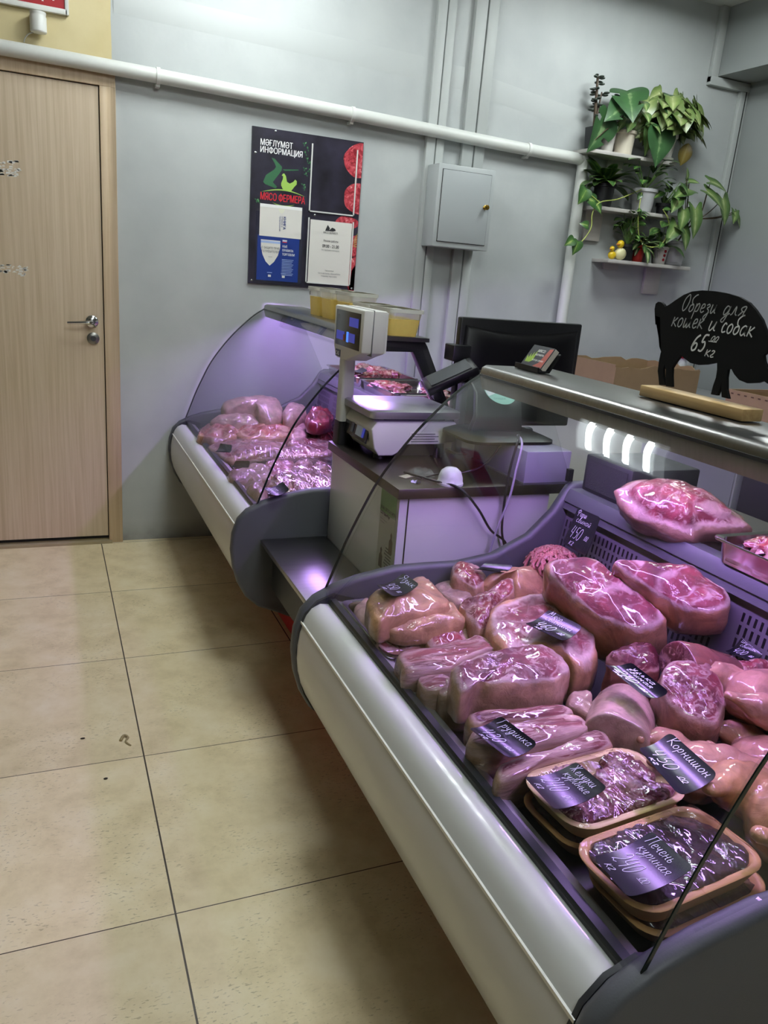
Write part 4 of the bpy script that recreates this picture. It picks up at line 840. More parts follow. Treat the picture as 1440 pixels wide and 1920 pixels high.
    b.inputs['Coat Weight'].default_value = coat; b.inputs['Coat Roughness'].default_value = .04
    hb = N(nt, 'ShaderNodeMath', operation='MULTIPLY_ADD'); hb.inputs[1].default_value = .5; L(n5.outputs[0], hb.inputs[0]); L(n2.outputs[0], hb.inputs[2])
    bp = N(nt, 'ShaderNodeBump'); bp.inputs['Strength'].default_value = .45; bp.inputs['Distance'].default_value = .005; L(hb.outputs[0], bp.inputs['Height']); L(bp.outputs[0], b.inputs['Normal'])
    # film: fine parallel creases in patches, smooth elsewhere
    mw_ = N(nt, 'ShaderNodeMapping'); mw_.inputs['Scale'].default_value = (1, .10, .5); mw_.inputs['Rotation'].default_value = (.2, .3, .9); L(tc.outputs['Object'], mw_.inputs[0])
    nw = N(nt, 'ShaderNodeTexNoise', i_Scale=190.0, i_Detail=2.0, i_Distortion=.4); L(mw_.outputs[0], nw.inputs['Vector'])
    nk = N(nt, 'ShaderNodeTexNoise', i_Scale=13.0, i_Detail=2.0); L(mp.outputs[0], nk.inputs['Vector'])
    rk = ramp(nt, [(.54, (0, 0, 0)), (.64, (1, 1, 1))]); L(nk.outputs[0], rk.inputs[0])
    nl = N(nt, 'ShaderNodeTexNoise', i_Scale=11.0, i_Detail=1.5, i_Distortion=.4); L(mp.outputs[0], nl.inputs['Vector'])
    hh = N(nt, 'ShaderNodeMath', operation='MULTIPLY_ADD'); hh.inputs[1].default_value = .22; L(mul(nw.outputs[0], bsrc=rk.outputs[0]), hh.inputs[0]); L(nl.outputs[0], hh.inputs[2])
    bw = N(nt, 'ShaderNodeBump'); bw.inputs['Strength'].default_value = film; bw.inputs['Distance'].default_value = .02; L(hh.outputs[0], bw.inputs['Height']); L(bw.outputs[0], b.inputs['Coat Normal'])
    return m
SKIN, FAT = '#a98468', '#d2aea2'
MM = {
 'pork': meat_mat('pork cut', '#b98e70', '#ba9990', '#8c4246', '#68272e', .4, 30),
 'ham': meat_mat('pork ham', '#b98a66', '#c0a199', '#803a3e', '#5a1f26', .12, 26, seams=.85, cell=13),
 'rib': meat_mat('pork belly', '#b58e74', '#bd9c91', '#7e3f3e', '#5a2628', .62, 26, stretch=(.22, 1.7, 2.6), seams=.7, cell=14),
 'slabfat': meat_mat('fat pork slab', '#b38d74', '#c2a39c', '#78333c', '#541c26', .55, 24, seams=.6, cell=16),
 'shoulder': meat_mat('pork shoulder', '#906d5b', '#ba9990', '#853b42', '#61252e', .5, 22, seams=.35, cell=10, film=.6),
 'skin': meat_mat('pork rind', '#b48a64', '#9e7e63', '#987759', '#876747', .3, 12, film=.5, skinvar=.1),
 'pale': meat_mat('pale rind', '#b59384', '#b09287', '#9e7f73', '#8a6b61', .5, 18),
 'bone': meat_mat('bone-in pork', '#b98a72', '#bd9c90', '#7c2e30', '#541b20', .55, 30, seams=.4),
 'dark': meat_mat('dark red pork', '#7e4d40', '#ac7f78', '#5b1e25', '#3b1119', .35, 34, film=.8, seams=.3),
 'shank': meat_mat('sliced shank', '#9e7a6a', '#b9978e', '#7c3439', '#541e27', .6, 34, film=.8, seams=.8, cell=20),
 'chicken': meat_mat('chicken skin', '#b98c70', '#b4907a', '#a57e64', '#976d56', .4, 14, film=.3, skinvar=.14),
 'bird': meat_mat('big yellow-pink chicken', '#bd8c62', '#ac8564', '#a27854', '#936a48', .4, 12, film=.3, skinvar=.12),
 'fillet': meat_mat('pale chicken fillet', '#a5877a', '#b29387', '#a5877a', '#937363', .5, 16, film=.5),
 'cut': meat_mat('orange-pink cut', '#a5765d', '#bb9581', '#974f44', '#76302a', .5, 26, film=.6),
 'offal': meat_mat('heart and liver', '#6f1920', '#934d51', '#6f171e', '#460c13', .3, 26),
 'liverm': meat_mat('chicken liver', '#2f1117', '#42191e', '#2d1017', '#1b080c', .2, 18, film=.7),
 'gizz': meat_mat('chicken gizzard', '#7e464b', '#ba918c', '#733037', '#511b25', .55, 34, film=.9),
 'mince': meat_mat('pork mince', '#ac736c', '#c69990', '#a7645f', '#904f46', .45, 70, coat=.3, film=.1),
 'mincered': meat_mat('dark mince', '#8c272d', '#a95656', '#811c24', '#5d1217', .3, 70, coat=.4, film=.1),
 'trim': meat_mat('meat trimmings', '#904240', '#c09e95', '#872e34', '#641b22', .6, 28, seams=.5),
}
def slab(name, key, depth, mt, label, cat, group=None, down=(0, 0, -1), seed=0, dome=.012, amp=.006, edge=.10, bulge=.03, face=1.0, side=0.0, zmin=None, n=60, parent=None, pts=None, freq=22):
    P = crom(FACE[key] if pts is None else pts, max(4, n//max(4, len(FACE[key] if pts is None else pts))), True)
    c = sum(P, Vector())/len(P); down = Vector(down).normalized()
    nrm = Vector((0, 0, 0))
    for i in range(len(P)): nrm += (P[i]-c).cross(P[(i+1) % len(P)]-c)
    nrm.normalize()
    if nrm.z < 0: nrm = -nrm
    R = sum((q-c).length for q in P)/len(P); e = min(edge, .02/R+.04)
    lay = [(.80, 1.0, side, -1), (.93, .985, side, 0), (1+bulge*.6, .85, side, 0), (1+bulge, .55, side, 0), (1+bulge*.8, .28, side, 0), (1.0, .12, side*.5+.1*face, 0), (1-e*.35, .03, .25*face+side*.3, 0), (1-e, 0, .5*face, .12), (1-e*1.7, 0, .72*face, .3), (.72, 0, .86*face, .5), (.60, 0, face, .66), (.48, 0, face, .8), (.36, 0, face, .9), (.24, 0, face, .96), (.12, 0, face, .99), (.03, 0, face, 1)]
    rings = []; za = []
    sd = Vector((seed*3.1, seed*1.9, seed*.7))
    for s, t, z, dm in lay:
        ring = []
        for q in P:
            dd = depth
            if zmin is not None: dd = max(.012, min((q.z-zmin)/max(.2, -down.z), depth*3)) if depth is None or depth <= 0 else min(depth, max(.012, (q.z-zmin)/max(.2, -down.z)))
            p = c+(q-c)*s+down*dd*t+nrm*dome*max(dm, 0)
            w = noise.noise(p*freq+sd)*amp+noise.noise(p*freq*2.3+sd)*amp*.55+noise.noise(p*freq*5+sd)*amp*.25
            rad = (q-c).normalized()
            p = p+(rad*w if dm <= 0 and s > .85 else nrm*w*(1.2 if dm > 0 else 0))
            if dm > 0 and s > .5: p = p+nrm*w*.2
            ring.append(p); za.append(z)
        rings.append(ring)
    mb = MB(); mb.loft(rings, attr=za)
    if parent is None:
        o = mb.build(name, MM[mt], None, angle=75); return tag(o, label, cat, group)
    return mb.build(name, MM[mt], parent, angle=75)

def steel_tray(x0, x1, y0, y1, z, h, label, group='steel trays', M=None):
    t = thing('steel_tray', ((x0+x1)/2, (y0+y1)/2, z), label, 'tray', group)
    cx, cy, w, d = (x0+x1)/2, (y0+y1)/2, x1-x0, y1-y0
    MB().loft([rrect(cx, cy, w-.03, d-.03, .02, z+.001), rrect(cx, cy, w-.022, d-.022, .026, z+.008), rrect(cx, cy, w-.016, d-.016, .028, z+h-.003), rrect(cx, cy, w, d, .016, z+h), rrect(cx, cy, w+.002, d+.002, .016, z+h-.002), rrect(cx, cy, w, d, .016, z+h-.006), rrect(cx, cy, w-.012, d-.012, .026, z+h-.008), rrect(cx, cy, w-.026, d-.026, .02, z), ], caps=False).build('tray_rim', M_tray, t, angle=50)
    MB().loft([rrect(cx, cy, w-.03, d-.03, .02, z), rrect(cx, cy, w-.03, d-.03, .02, z+.0015)]).build('tray_base', M_tray, t)
    return t
M_tray = mat('polished tray steel', '#c9c6c6', .18, 1, var=.05)
DK = .5605
CASE2 = 'pork pieces laid out in the near case'
steel_tray(.420, .765, -2.50, -2.205, DK, .042, 'steel tray at the far left corner of the near case deck, holding wrapped rind', 'steel trays in the display cases')
slab('pork_rind', 'pale_left', .05, 'pale', 'pale pink rind curled at the far left edge of the tray behind the wrapped rind', 'meat', CASE2, seed=1, face=0, amp=.004)
slab('pork_bone_piece', 'bone_a', .045, 'bone', 'knobbly bone end at the front of the steel tray, below the wrapped rind', 'meat', CASE2, seed=2, dome=.02)
slab('pork_bone_piece', 'bone_b', .05, 'bone', 'reddish bone piece at the right front of the steel tray, beside the knobbly bone end', 'meat', CASE2, seed=3, dome=.02)
slab('pork_rind_pack', 'skin_lower', .04, 'skin', 'long wrapped tan rind strip at the front of the tray, shining in film', 'meat', CASE2, seed=4, face=0, dome=.012)
slab('pork_rind_pack', 'skin_upper', .06, 'skin', 'broad wrapped tan rind under the dark price card in the steel tray', 'meat', CASE2, seed=5, face=0, dome=.02)
slab('pork_piece', 'back_pink', .05, 'pale', 'pale pink piece at the back of the steel tray, right of the wrapped rind', 'meat', CASE2, seed=6, dome=.01)
slab('pork_knuckle', 'knuckle', .09, 'bone', 'orange-pink knuckle at the back by the end panel, left of the dark card', 'meat', CASE2, seed=7, dome=.02)
slab('long_pork_cut', 'leg', .08, 'ham', 'long tan pork cut with rind at the back, behind the big ham', 'meat', CASE2, seed=8, face=.2, dome=.03)
slab('pork_bone_piece', 'raw_film', .07, 'bone', 'red bony pork piece wrapped in film, between the rind tray and the flat slab', 'meat', CASE2, seed=9, dome=.02, amp=.01)
slab('pork_slab', 'slab_flat', .10, 'ham', 'flat pale pork leg slab carrying the 460 card, in the middle of the deck', 'meat', CASE2, seed=10, dome=.006, zmin=DK, face=.62)
slab('pork_ham', 'ham_big', .15, 'ham', 'largest pork ham with its cut face up and tan rind on the near side', 'meat', CASE2, seed=11, dome=.012, down=(.38, .38, -1))
slab('pork_ham', 'ham_back', .085, 'ham', 'pork ham leaning against the slotted back panel, right of the largest ham', 'meat', CASE2, seed=12, dome=.014, down=(.38, .38, -1))
slab('pork_belly', 'rib_stack', .075, 'rib', 'striped pork belly block just in front of the steel tray', 'meat', CASE2, seed=13, dome=.004, amp=.004, side=.55)
slab('pork_belly', 'block_a', .068, 'rib', 'small upright belly block at the front edge, left of the thick slab', 'meat', CASE2, seed=14, dome=.006, amp=.003, side=.4)
slab('pork_belly', 'block_b', .068, 'pale', 'pale upright rind block at the front edge, below the thick slab', 'meat', CASE2, seed=15, dome=.008, amp=.003, side=.1)
slab('pork_slab', 'thick_slab', .075, 'slabfat', 'thick pork slab with a fat rim, in front of the slab with the 460 card', 'meat', CASE2, seed=16, dome=.012, amp=.007)
slab('pork_brisket', 'brisket_a', .07, 'rib', 'narrow brisket strip behind the 430 card, closest to the thick slab', 'meat', CASE2, seed=17, dome=.006, amp=.003, side=.3)
slab('pork_brisket', 'brisket_b', .075, 'rib', 'brisket slab under the 430 card', 'meat', CASE2, seed=18, dome=.008, amp=.004, side=.3)
slab('pork_brisket', 'brisket_c', .07, 'rib', 'brisket slab just behind the gizzard tray', 'meat', CASE2, seed=19, dome=.008, amp=.004, side=.3)
slab('pork_rind', 'hock_small', .06, 'pale', 'pale rind piece half hidden behind the round-ended roll', 'meat', CASE2, seed=20, face=.1, dome=.012)
slab('pork_piece', 'meat_dark', .10, 'dark', 'dark red film-wrapped piece behind the white-lettered 210 card', 'meat', CASE2, seed=21, dome=.02)
slab('pork_shank', 'shank', .12, 'shank', 'tall wrapped shank with a marbled cut face, right of the 210 card', 'meat', CASE2, seed=22, dome=.012, zmin=DK, down=(.2, .25, -1))
slab('pork_rind', 'skin_flat', .045, 'pale', 'flat pale rind lying between the round-ended roll and the 450 card', 'meat', CASE2, seed=23, face=.1, dome=.008)
slab('pork_piece', 'right_red', .10, 'trim', 'bright red meat piece at the right, below the rear card', 'meat', CASE2, seed=24, dome=.02, amp=.012)
slab('pork_shoulder', 'rear_pork', .075, 'shoulder', 'big wrapped pork shoulder on the rear shelf of the near case', 'meat', 'meat on the rear shelves', seed=25, dome=.045, down=(.6, .35, -.65), bulge=.03, amp=.006, edge=.16)
def roll(name, a, b, ra, rb, mt, label, endzone=.55, cat='meat', group=CASE2, seed=0, sq=.85):
    a = Vector(a); b = Vector(b); ax = (b-a).normalized(); u = ax.cross(Vector((0, 0, 1))).normalized(); v = u.cross(ax)
    rings = []; za = []; sd = Vector((seed*2.3, seed, seed*.4))
    for t, k, z in ((-.02, .05, endzone), (-.015, .6, endzone), (-.008, .88, endzone), (-.002, .96, endzone), (.012, 1.0, 0), (.08, 1.03, 0), (.3, 1.06, 0), (.55, 1.03, 0), (.8, .96, 0), (.93, .82, 0), (.99, .5, 0), (1, .05, 0)):
        ring = []
        for i in range(28):
            q = 2*math.pi*i/28; r = (ra+(rb-ra)*max(t, 0))*k
            p = a+(b-a)*t+u*r*math.cos(q)+v*r*sq*math.sin(q)
            p += (u*math.cos(q)+v*math.sin(q))*noise.noise(p*25+sd)*.006*k
            ring.append(p); za.append(z)
        rings.append(ring)
    mb = MB(); mb.loft(rings, attr=za); return tag(mb.build(name, MM[mt], None, angle=75), label, cat, group)
roll('pork_hock', (.672, -2.918, .624), (.79, -2.80, .618), .057, .056, 'pale', 'pale round-ended pork roll in front of the 210 card', .55, seed=31)
roll('pork_hock', (.855, -2.845, .708), (1.00, -2.855, .675), .050, .045, 'dark', 'tan hock with a dark cut end, behind the marbled shank', .9, seed=32)
# mince with worm strands
def mince(c, rx, ry, h, mt, label, group, n=130, seed=1, r=.0042, parent=None):
    rg = random.Random(seed); mb = MB(); c = Vector(c)
    mb.ell(c+Vector((0, 0, h*.35)), (rx*.86, ry*.86, h*.55), seg=20, rings=10)
    for k in range(n):
        a = rg.uniform(0, 2*math.pi); q = math.sqrt(rg.random())*.9; x, y = rx*q*math.cos(a), ry*q*math.sin(a)
        dirn = rg.uniform(-.6, .6)+.8; ln = rg.uniform(.02, .045); pts = []
        for i in range(6):
            s = (i/5-.5)*ln; xx = x+s*math.cos(dirn)+.004*math.sin(i*1.3+k); yy = y+s*math.sin(dirn)+.004*math.cos(i*1.7+k)
            e = max(0, 1-(xx/rx)**2-(yy/ry)**2); pts.append(c+Vector((xx, yy, h*.35+h*.6*math.sqrt(e)+rg.uniform(-.003, .003))))
        mb.tube(pts, r, 6)
    for i in range(len(mb.v)): mb.a[i] = 1.0
    o = mb.build('minced_meat', MM[mt], parent, angle=80); return tag(o, label, 'mince', group)
steel_tray(.88, 1.02, -2.38, -2.21, DK, .07, 'small steel tray under the pink mince by the back panel', 'steel trays in the display cases')
mince((.965, -2.285, DK+.055), .075, .085, .12, 'mince', 'heap of pink pork mince strands in front of the 450 wall card', None, seed=2)
# foam trays with cling film
M_foam = mat('cream foam', '#d8be88', .55, var=.05, vscale=30); M_foam2 = mat('tan foam', '#c99a62', .55, var=.06, vscale=30)
M_film = glass_mat('cling film', (.98, .97, .98), base=.0, rough=.02, wrinkle=.6, ws=26)
def foam_tray(cx, cy, w, d, z, h, rot, label, foam, fill, seed, tilt=(0, 0), cat='tray'):
    t = thing('foam_tray', (cx, cy, z), label, cat, 'film-wrapped foam trays at the near end')
    def T(ring): return [Vector((p.x, p.y, p.z+(p.x-cx)*tilt[0]+(p.y-cy)*tilt[1])) for p in ring]
    R = lambda ww, dd, r, zz: T(rrect(cx, cy, ww, dd, r, zz, rot, 7))
    MB().loft([R(w*.80, d*.80, .03, z), R(w*.84, d*.84, .034, z+.004), R(w*.97, d*.97, .04, z+h-.006), R(w, d, .042, z+h-.002), R(w-.004, d-.004, .04, z+h), R(w-.022, d-.022, .034, z+h-.002), R(w*.80, d*.80, .03, z+.006)]).build('tray_shell', foam, t, angle=60)
    rg = random.Random(seed); mb = MB()
    c, s = math.cos(rot), math.sin(rot)
    k = 46 if fill == 'gizz' else 34
    for i in range(k):
        u, v = rg.uniform(-.39, .39)*w, rg.uniform(-.38, .38)*d
        x, y = cx+u*c-v*s, cy+u*s+v*c; rr = rg.uniform(.016, .026) if fill == 'gizz' else rg.uniform(.028, .042)
        zz = z+h*.60+(x-cx)*tilt[0]+(y-cy)*tilt[1]
        mb.ell((x, y, zz), (rr*1.3, rr, h*.42 if fill != 'gizz' else h*.52), rz(rg.uniform(0, 3)), 14, 8, nz=.35, nf=26, seed=i)
    for i, p in enumerate(mb.v):
        mb.a[i] = 1.0; dx, dy = p.x-cx, p.y-cy; lu, lv = dx*c+dy*s, -dx*s+dy*c; hz = max(0, min(1, (p.z-z)/h))
        mu_, mv_ = w*(.385+.065*hz), d*(.375+.06*hz); k_ = max(1.0, ((abs(lu)/mu_)**5+(abs(lv)/mv_)**5)**.2); lu /= k_; lv /= k_
        mb.v[i] = Vector((cx+lu*c-lv*s, cy+lu*s+lv*c, max(z+.007, min(p.z, z+h+.008))))
    mb.build('giblets', MM['gizz' if fill == 'gizz' else 'liverm'], t, angle=80)
    g = MB(); nu, nv = 34, 26; vs = []
    for i in range(nu+1):
        for j in range(nv+1):
            u, v = (i/nu-.5)*2, (j/nv-.5)*2; e = (1-abs(u)**6)*(1-abs(v)**6)
            lu, lv = u*(w/2-.004)*(1-.06*abs(v)**6), v*(d/2-.004)*(1-.06*abs(u)**6); x, y = cx+lu*c-lv*s, cy+lu*s+lv*c
            zz = z+h+.001+e*(.010+.006*noise.noise(Vector((x*28, y*28, seed))))+(x-cx)*tilt[0]+(y-cy)*tilt[1]
            vs.append((x, y, zz))
    g.add(vs, [(i*(nv+1)+j, (i+1)*(nv+1)+j, (i+1)*(nv+1)+j+1, i*(nv+1)+j+1) for i in range(nu) for j in range(nv)])
    g.build('cling_film', M_film, t, angle=180)
    return t
foam_tray(.571, -3.02, .238, .148, DK, .032, .095, 'dark liver tray at the bottom of the left pair, under the gizzard tray', M_foam2, 'liver', 3)
foam_tray(.569, -3.022, .240, .148, DK+.036, .034, .095, 'cream foam tray of chicken gizzards with the first 240 card', M_foam, 'gizz', 4)
foam_tray(.574, -3.186, .242, .145, DK, .032, .10, 'lower tan foam tray of liver, at the bottom of the nearest pair', M_foam2, 'liver', 5)
foam_tray(.557, -3.180, .250, .145, DK+.036, .036, .10, 'upper foam tray of dark chicken liver with the nearest 240 card', M_foam2, 'liver', 6)
# chickens
def hen(c, yaw, s, mt, label, group, pitch=0, legs=((.9, .5), (.9, -.5)), seed=0):
    # lies on its back: body, two drumsticks pointing up and out, two wings
    mb = MB(); Rm = rz(yaw)
    P = lambda x, y, z: Vector(c)+Rm @ Vector((x*s, y*s, z*s))
    mb.ell(P(0, 0, .062), (.085*s, .062*s, .060*s), Rm, 24, 14)
    mb.ell(P(-.045, 0, .068), (.055*s, .050*s, .056*s), Rm, 20, 12)
    for sg in (1, -1):
        mb.tube([P(.0, .045*sg, .055), P(.04, .066*sg, .07), P(.075, .064*sg, .085), P(.10, .05*sg, .094), P(.118, .042*sg, .098)], [.034*s, .038*s, .030*s, .014*s, .009*s], 14)
        mb.ell(P(.121, .041*sg, .099), (.012*s, .012*s, .010*s), Rm, 12, 8); mb.ell(P(.123, .049*sg, .100), (.007*s, .007*s, .007*s), Rm, 10, 6)
        mb.tube([P(-.06, .05*sg, .06), P(-.085, .075*sg, .05), P(-.05, .088*sg, .042), P(-.01, .08*sg, .04)], [.018*s, .016*s, .012*s, .006*s], 10)
    o = bpy.data.objects.new('tmp', bpy.data.meshes.new('tmp')); COL.objects.link(o)
    o.data.from_pydata(mb.v, [], mb.f)
    bm = bmesh.new(); bm.from_mesh(o.data); bmesh.ops.recalc_face_normals(bm, faces=bm.faces); bm.to_mesh(o.data); bm.free()
    md = o.modifiers.new('r', 'REMESH'); md.mode = 'VOXEL'; md.voxel_size = .0042*s
    sm = o.modifiers.new('s', 'SMOOTH'); sm.iterations = 4; sm.factor = .5
    dg = bpy.context.evaluated_depsgraph_get(); dg.update()
    me = bpy.data.meshes.new_from_object(o.evaluated_get(dg)); bpy.data.objects.remove(o)
    f = MB(); f.add([v.co+v.normal*.0025*noise.noise(v.co*60) for v in me.vertices], [list(p.vertices) for p in me.polygons])
    return tag(f.build('whole_chicken', MM[mt], None, angle=180), label, 'chicken', group)
CH = 'whole chickens at the right of the near case'
hen((.775, -3.015, DK), 2.7, .80, 'chicken', 'small wrapped chicken just behind the 450 gherkin-hen card, leg bone pointing up', CH)
hen((.90, -3.045, DK+.0), 2.4, .85, 'chicken', 'small chicken right of the black glass edge, drumsticks raised', CH)
hen((.955, -2.955, DK+.075), 3.0, .85, 'chicken', 'small chicken at the back right, below the rear shelf tray', CH)
hen((.805, -3.195, DK), 3.05, 1.2, 'bird', 'large smooth yellow-pink chicken at the right edge, beside the liver tray', CH)
steel_tray(.80, 1.02, -3.02, -2.885, DK, .04, 'steel tray edge showing between the marbled shank and the chickens', 'steel trays in the display cases')
# rear shelf trays and trimmings
def trimmings(x0, x1, y0, y1, z, h, n, mt, label, group, seed, sz=.03):
    rg = random.Random(seed)
    for k in range(n):
        x, y = rg.uniform(x0, x1), rg.uniform(y0, y1); rr = sz*rg.uniform(.7, 1.4); a = rg.uniform(0, 3.1)
        mb = MB(); mb.ell((x, y, z+h*rg.uniform(.35, .75)), (rr*1.5, rr*.8, rr*.55), Matrix.Rotation(rg.uniform(-.3, .3), 3, 'X') @ rz(a), 18, 10, nz=.6, nf=22, seed=seed*10+k)
        for i in range(len(mb.v)): mb.a[i] = 1.0
        tag(mb.build('meat_trimming', MM[mt], None, angle=80), label, 'meat', group)
steel_tray(1.03, 1.36, -3.05, -2.70, .857, .05, 'steel tray of red trimmings on the near rear shelf, right of the big shoulder', 'steel trays on the rear shelves')
trimmings(1.07, 1.30, -3.0, -2.75, .865, .05, 12, 'trim', 'red pork trimming in the steel tray on the near rear shelf', 'trimmings in the near rear tray', 5)
# ------------------------------------------------------------------ far case contents
C1 = 'meat pieces laid out in the far case'
steel_tray(.445, .72, -.56, -.12, DK, .03, 'low steel tray farthest from the viewer, front row of the far case', 'steel trays in the display cases')
TM = steel_tray(.445, .98, -.90, -.60, DK, .03, 'low wide steel tray in the middle of the far case', 'steel trays in the display cases')
TN = steel_tray(.445, .98, -1.40, -.95, DK, .03, 'low steel tray of rolled pieces nearest the viewer in the far case', 'steel trays in the display cases')
for key, nm, d, mt, lab, kw in (
 ('fillet_bag', 'chicken_fillet_bag', .09, 'fillet', 'large pale bag of chicken fillet at the back wall end of the far case', dict(face=0, dome=.03)),
 ('fillet_small', 'chicken_fillet_bag', .07, 'fillet', 'smaller pale fillet piece in front of the large fillet bag', dict(face=0, dome=.02)),
 ('fillet_right', 'chicken_fillet_bag', .07, 'fillet', 'round pale fillet piece right of the large fillet bag', dict(face=0, dome=.02)),
 ('f1a', 'chicken_piece', .05, 'cut', 'pinkish cut at the left front of the far case, behind the first small card', dict(amp=.012, dome=.02)),
 ('f1b', 'chicken_piece', .05, 'cut', 'orange-pink cut in the middle of the far case, below the fillet bag', dict(amp=.012, dome=.025)),
 ('f1c', 'chicken_piece', .05, 'fillet', 'pale cut beside the red offal tray in the far case', dict(amp=.01, dome=.02)),
 ('f2a', 'meat_pack', .045, 'shank', 'film-covered cut behind the leftmost small card in the far case', dict(amp=.01, dome=.012)),
 ('f2b', 'meat_pack', .045, 'bone', 'brownish film-covered cut in the right rear of the middle tray', dict(amp=.01, dome=.012)),
 ('f2c', 'meat_pack', .045, 'shank', 'film-covered cut at the right front of the middle tray', dict(amp=.01, dome=.012)),
 ('f3a', 'meat_pack', .04, 'fillet', 'pale flat cut beside the second small card in the far case', dict(amp=.008, dome=.01)),
 ('f3b', 'meat_pack', .04, 'pork', 'flat pink cut right of the second small card', dict(amp=.008, dome=.01)),
 ('r1', 'meat_roll', .05, 'rib', 'rolled cut at the back centre of the nearest tray in the far case', dict(amp=.012, dome=.03)),
 ('r2', 'meat_roll', .05, 'bone', 'rolled cut at the back right of the nearest tray, by the counter', dict(amp=.012, dome=.03)),
 ('r3', 'meat_roll', .05, 'rib', 'rolled cut directly right of the largest card in the far case', dict(amp=.012, dome=.03)),
 ('r4', 'meat_roll', .05, 'rib', 'rolled cut touching the white counter side in the far case', dict(amp=.012, dome=.03)),
 ('r5', 'meat_roll', .05, 'fillet', 'tan rolled cut at the very front corner of the far case', dict(amp=.012, dome=.03)),
 ('r6', 'meat_roll', .05, 'bone', 'rolled cut behind the largest card in the far case', dict(amp=.012, dome=.03))):
    slab(nm, key, d, mt, lab, 'meat', C1, seed=sum(map(ord, key)) % 50, **kw)
def film_over(t, x0, x1, y0, y1, z, seed):
    g = MB(); nu, nv = 40, 40; vs = []
    for i in range(nu+1):
        for j in range(nv+1):
            x, y = x0+(x1-x0)*i/nu, y0+(y1-y0)*j/nv; e = (1-abs(2*i/nu-1)**8)*(1-abs(2*j/nv-1)**8)
            vs.append((x, y, z-.03*(1-e)+e*(.008*noise.noise(Vector((x*14, y*9, seed)))+.003*noise.noise(Vector((x*50, y*12, seed))))))
    g.add(vs, [(i*(nv+1)+j, (i+1)*(nv+1)+j, (i+1)*(nv+1)+j+1, i*(nv+1)+j+1) for i in range(nu) for j in range(nv)])
    return g.build('cling_film', M_film, t, angle=180)
film_over(TM, .45, .975, -.895, -.605, .655, 3); film_over(TN, .45, .975, -1.395, -.955, .662, 5)
steel_tray(.80, 1.02, -.52, -.10, DK, .05, 'steel tray of dark red offal and mince at the back of the far case', 'steel trays in the display cases')
slab('pork_heart', 'liver', .06, 'offal', 'glossy dark red offal heap at the back of the far case', 'meat', C1, seed=41, dome=.03, amp=.015)
mince((.935, -.46, DK+.03), .06, .07, .08, 'mincered', 'dark red mince heap beside the offal in the far case', None, n=80, seed=5)
steel_tray(1.07, 1.38, -.52, -.08, .857, .045, 'steel tray of red trimmings at the wall end of the far rear shelf', 'steel trays on the rear shelves')
trimmings(1.10, 1.34, -.48, -.12, .865, .06, 14, 'trim', 'red trimming in the wall-end tray on the far rear shelf', 'trimmings in the far wall-end tray', 7)
steel_tray(1.07, 1.38, -.93, -.56, .857, .045, 'middle steel tray of pale trimmings on the far rear shelf', 'steel trays on the rear shelves')
trimmings(1.10, 1.34, -.88, -.60, .862, .05, 12, 'trim', 'pale red trimming in the middle tray on the far rear shelf', 'trimmings in the far middle tray', 8)
steel_tray(1.07, 1.38, -1.40, -1.0, .857, .05, 'steel tray of pale chicken pieces at the near end of the far rear shelf', 'steel trays on the rear shelves')
trimmings(1.11, 1.34, -1.36, -1.04, .872, .06, 12, 'pale', 'pale chicken piece in the near tray on the far rear shelf', 'pale pieces in the far near-end tray', 9, .036)
# ------------------------------------------------------------------ plant shelves
M_shelf = mat('whitewashed shelf board', '#b7b3ae', .55, var=.06, vscale=10, stretch=(1, 6, 6))
def wall_shelf(x0, x1, z, d, label, br):
    t = thing('wall_shelf', ((x0+x1)/2, -d/2, z), label, 'shelf', 'white plant shelves')
    MB().box(x0, x1, -d, -.001, z-.018, z).build('shelf_board', M_shelf, t, bevel=.001)
    for a, b, zz in br: MB().box(a, b, -.02, -.001, z-zz, z-.018).build('support_board', M_shelf, t, bevel=.001)
    return t
wall_shelf(2.40, 2.97, 2.052, .15, 'highest white wall shelf, with three pots and the biggest plants', [(2.62, 2.72, .12)])
wall_shelf(2.50, 3.06, 1.787, .14, 'middle white wall shelf, with the ribbed white pot', [(2.53, 2.64, .17), (2.84, 2.93, .10)])
wall_shelf(2.625, 3.20, 1.527, .15, 'lowest white wall shelf, with the red pot and duck figures', [(2.70, 2.80, .05), (3.0, 3.11, .165)])

def leaf_mat(name, c1, c2, vein, edge=None, rough=.35):
    m, nt, b = nmat(name); L = nt.links.new
    at = N(nt, 'ShaderNodeAttribute'); at.attribute_name = 'zone'
    tc = N(nt, 'ShaderNodeTexCoord'); nz = N(nt, 'ShaderNodeTexNoise', i_Scale=26.0, i_Detail=4.0); L(tc.outputs['Object'], nz.inputs['Vector'])
    ad = N(nt, 'ShaderNodeMath', operation='MULTIPLY_ADD'); ad.inputs[1].default_value = .7; L(nz.outputs[0], ad.inputs[0])
    sb = N(nt, 'ShaderNodeMath', operation='SUBTRACT'); sb.inputs[1].default_value = .35; L(at.outputs['Fac'], sb.inputs[0]); L(sb.outputs[0], ad.inputs[2])
    r = ramp(nt, [(.02, vein), (.14, c2), (.55, c1), (.95, edge or c1)]); L(ad.outputs[0], r.inputs[0])
    L(r.outputs[0], b.inputs['Base Color']); b.inputs['Roughness'].default_value = rough
    b.inputs['Transmission Weight'].default_value = 0
    return m
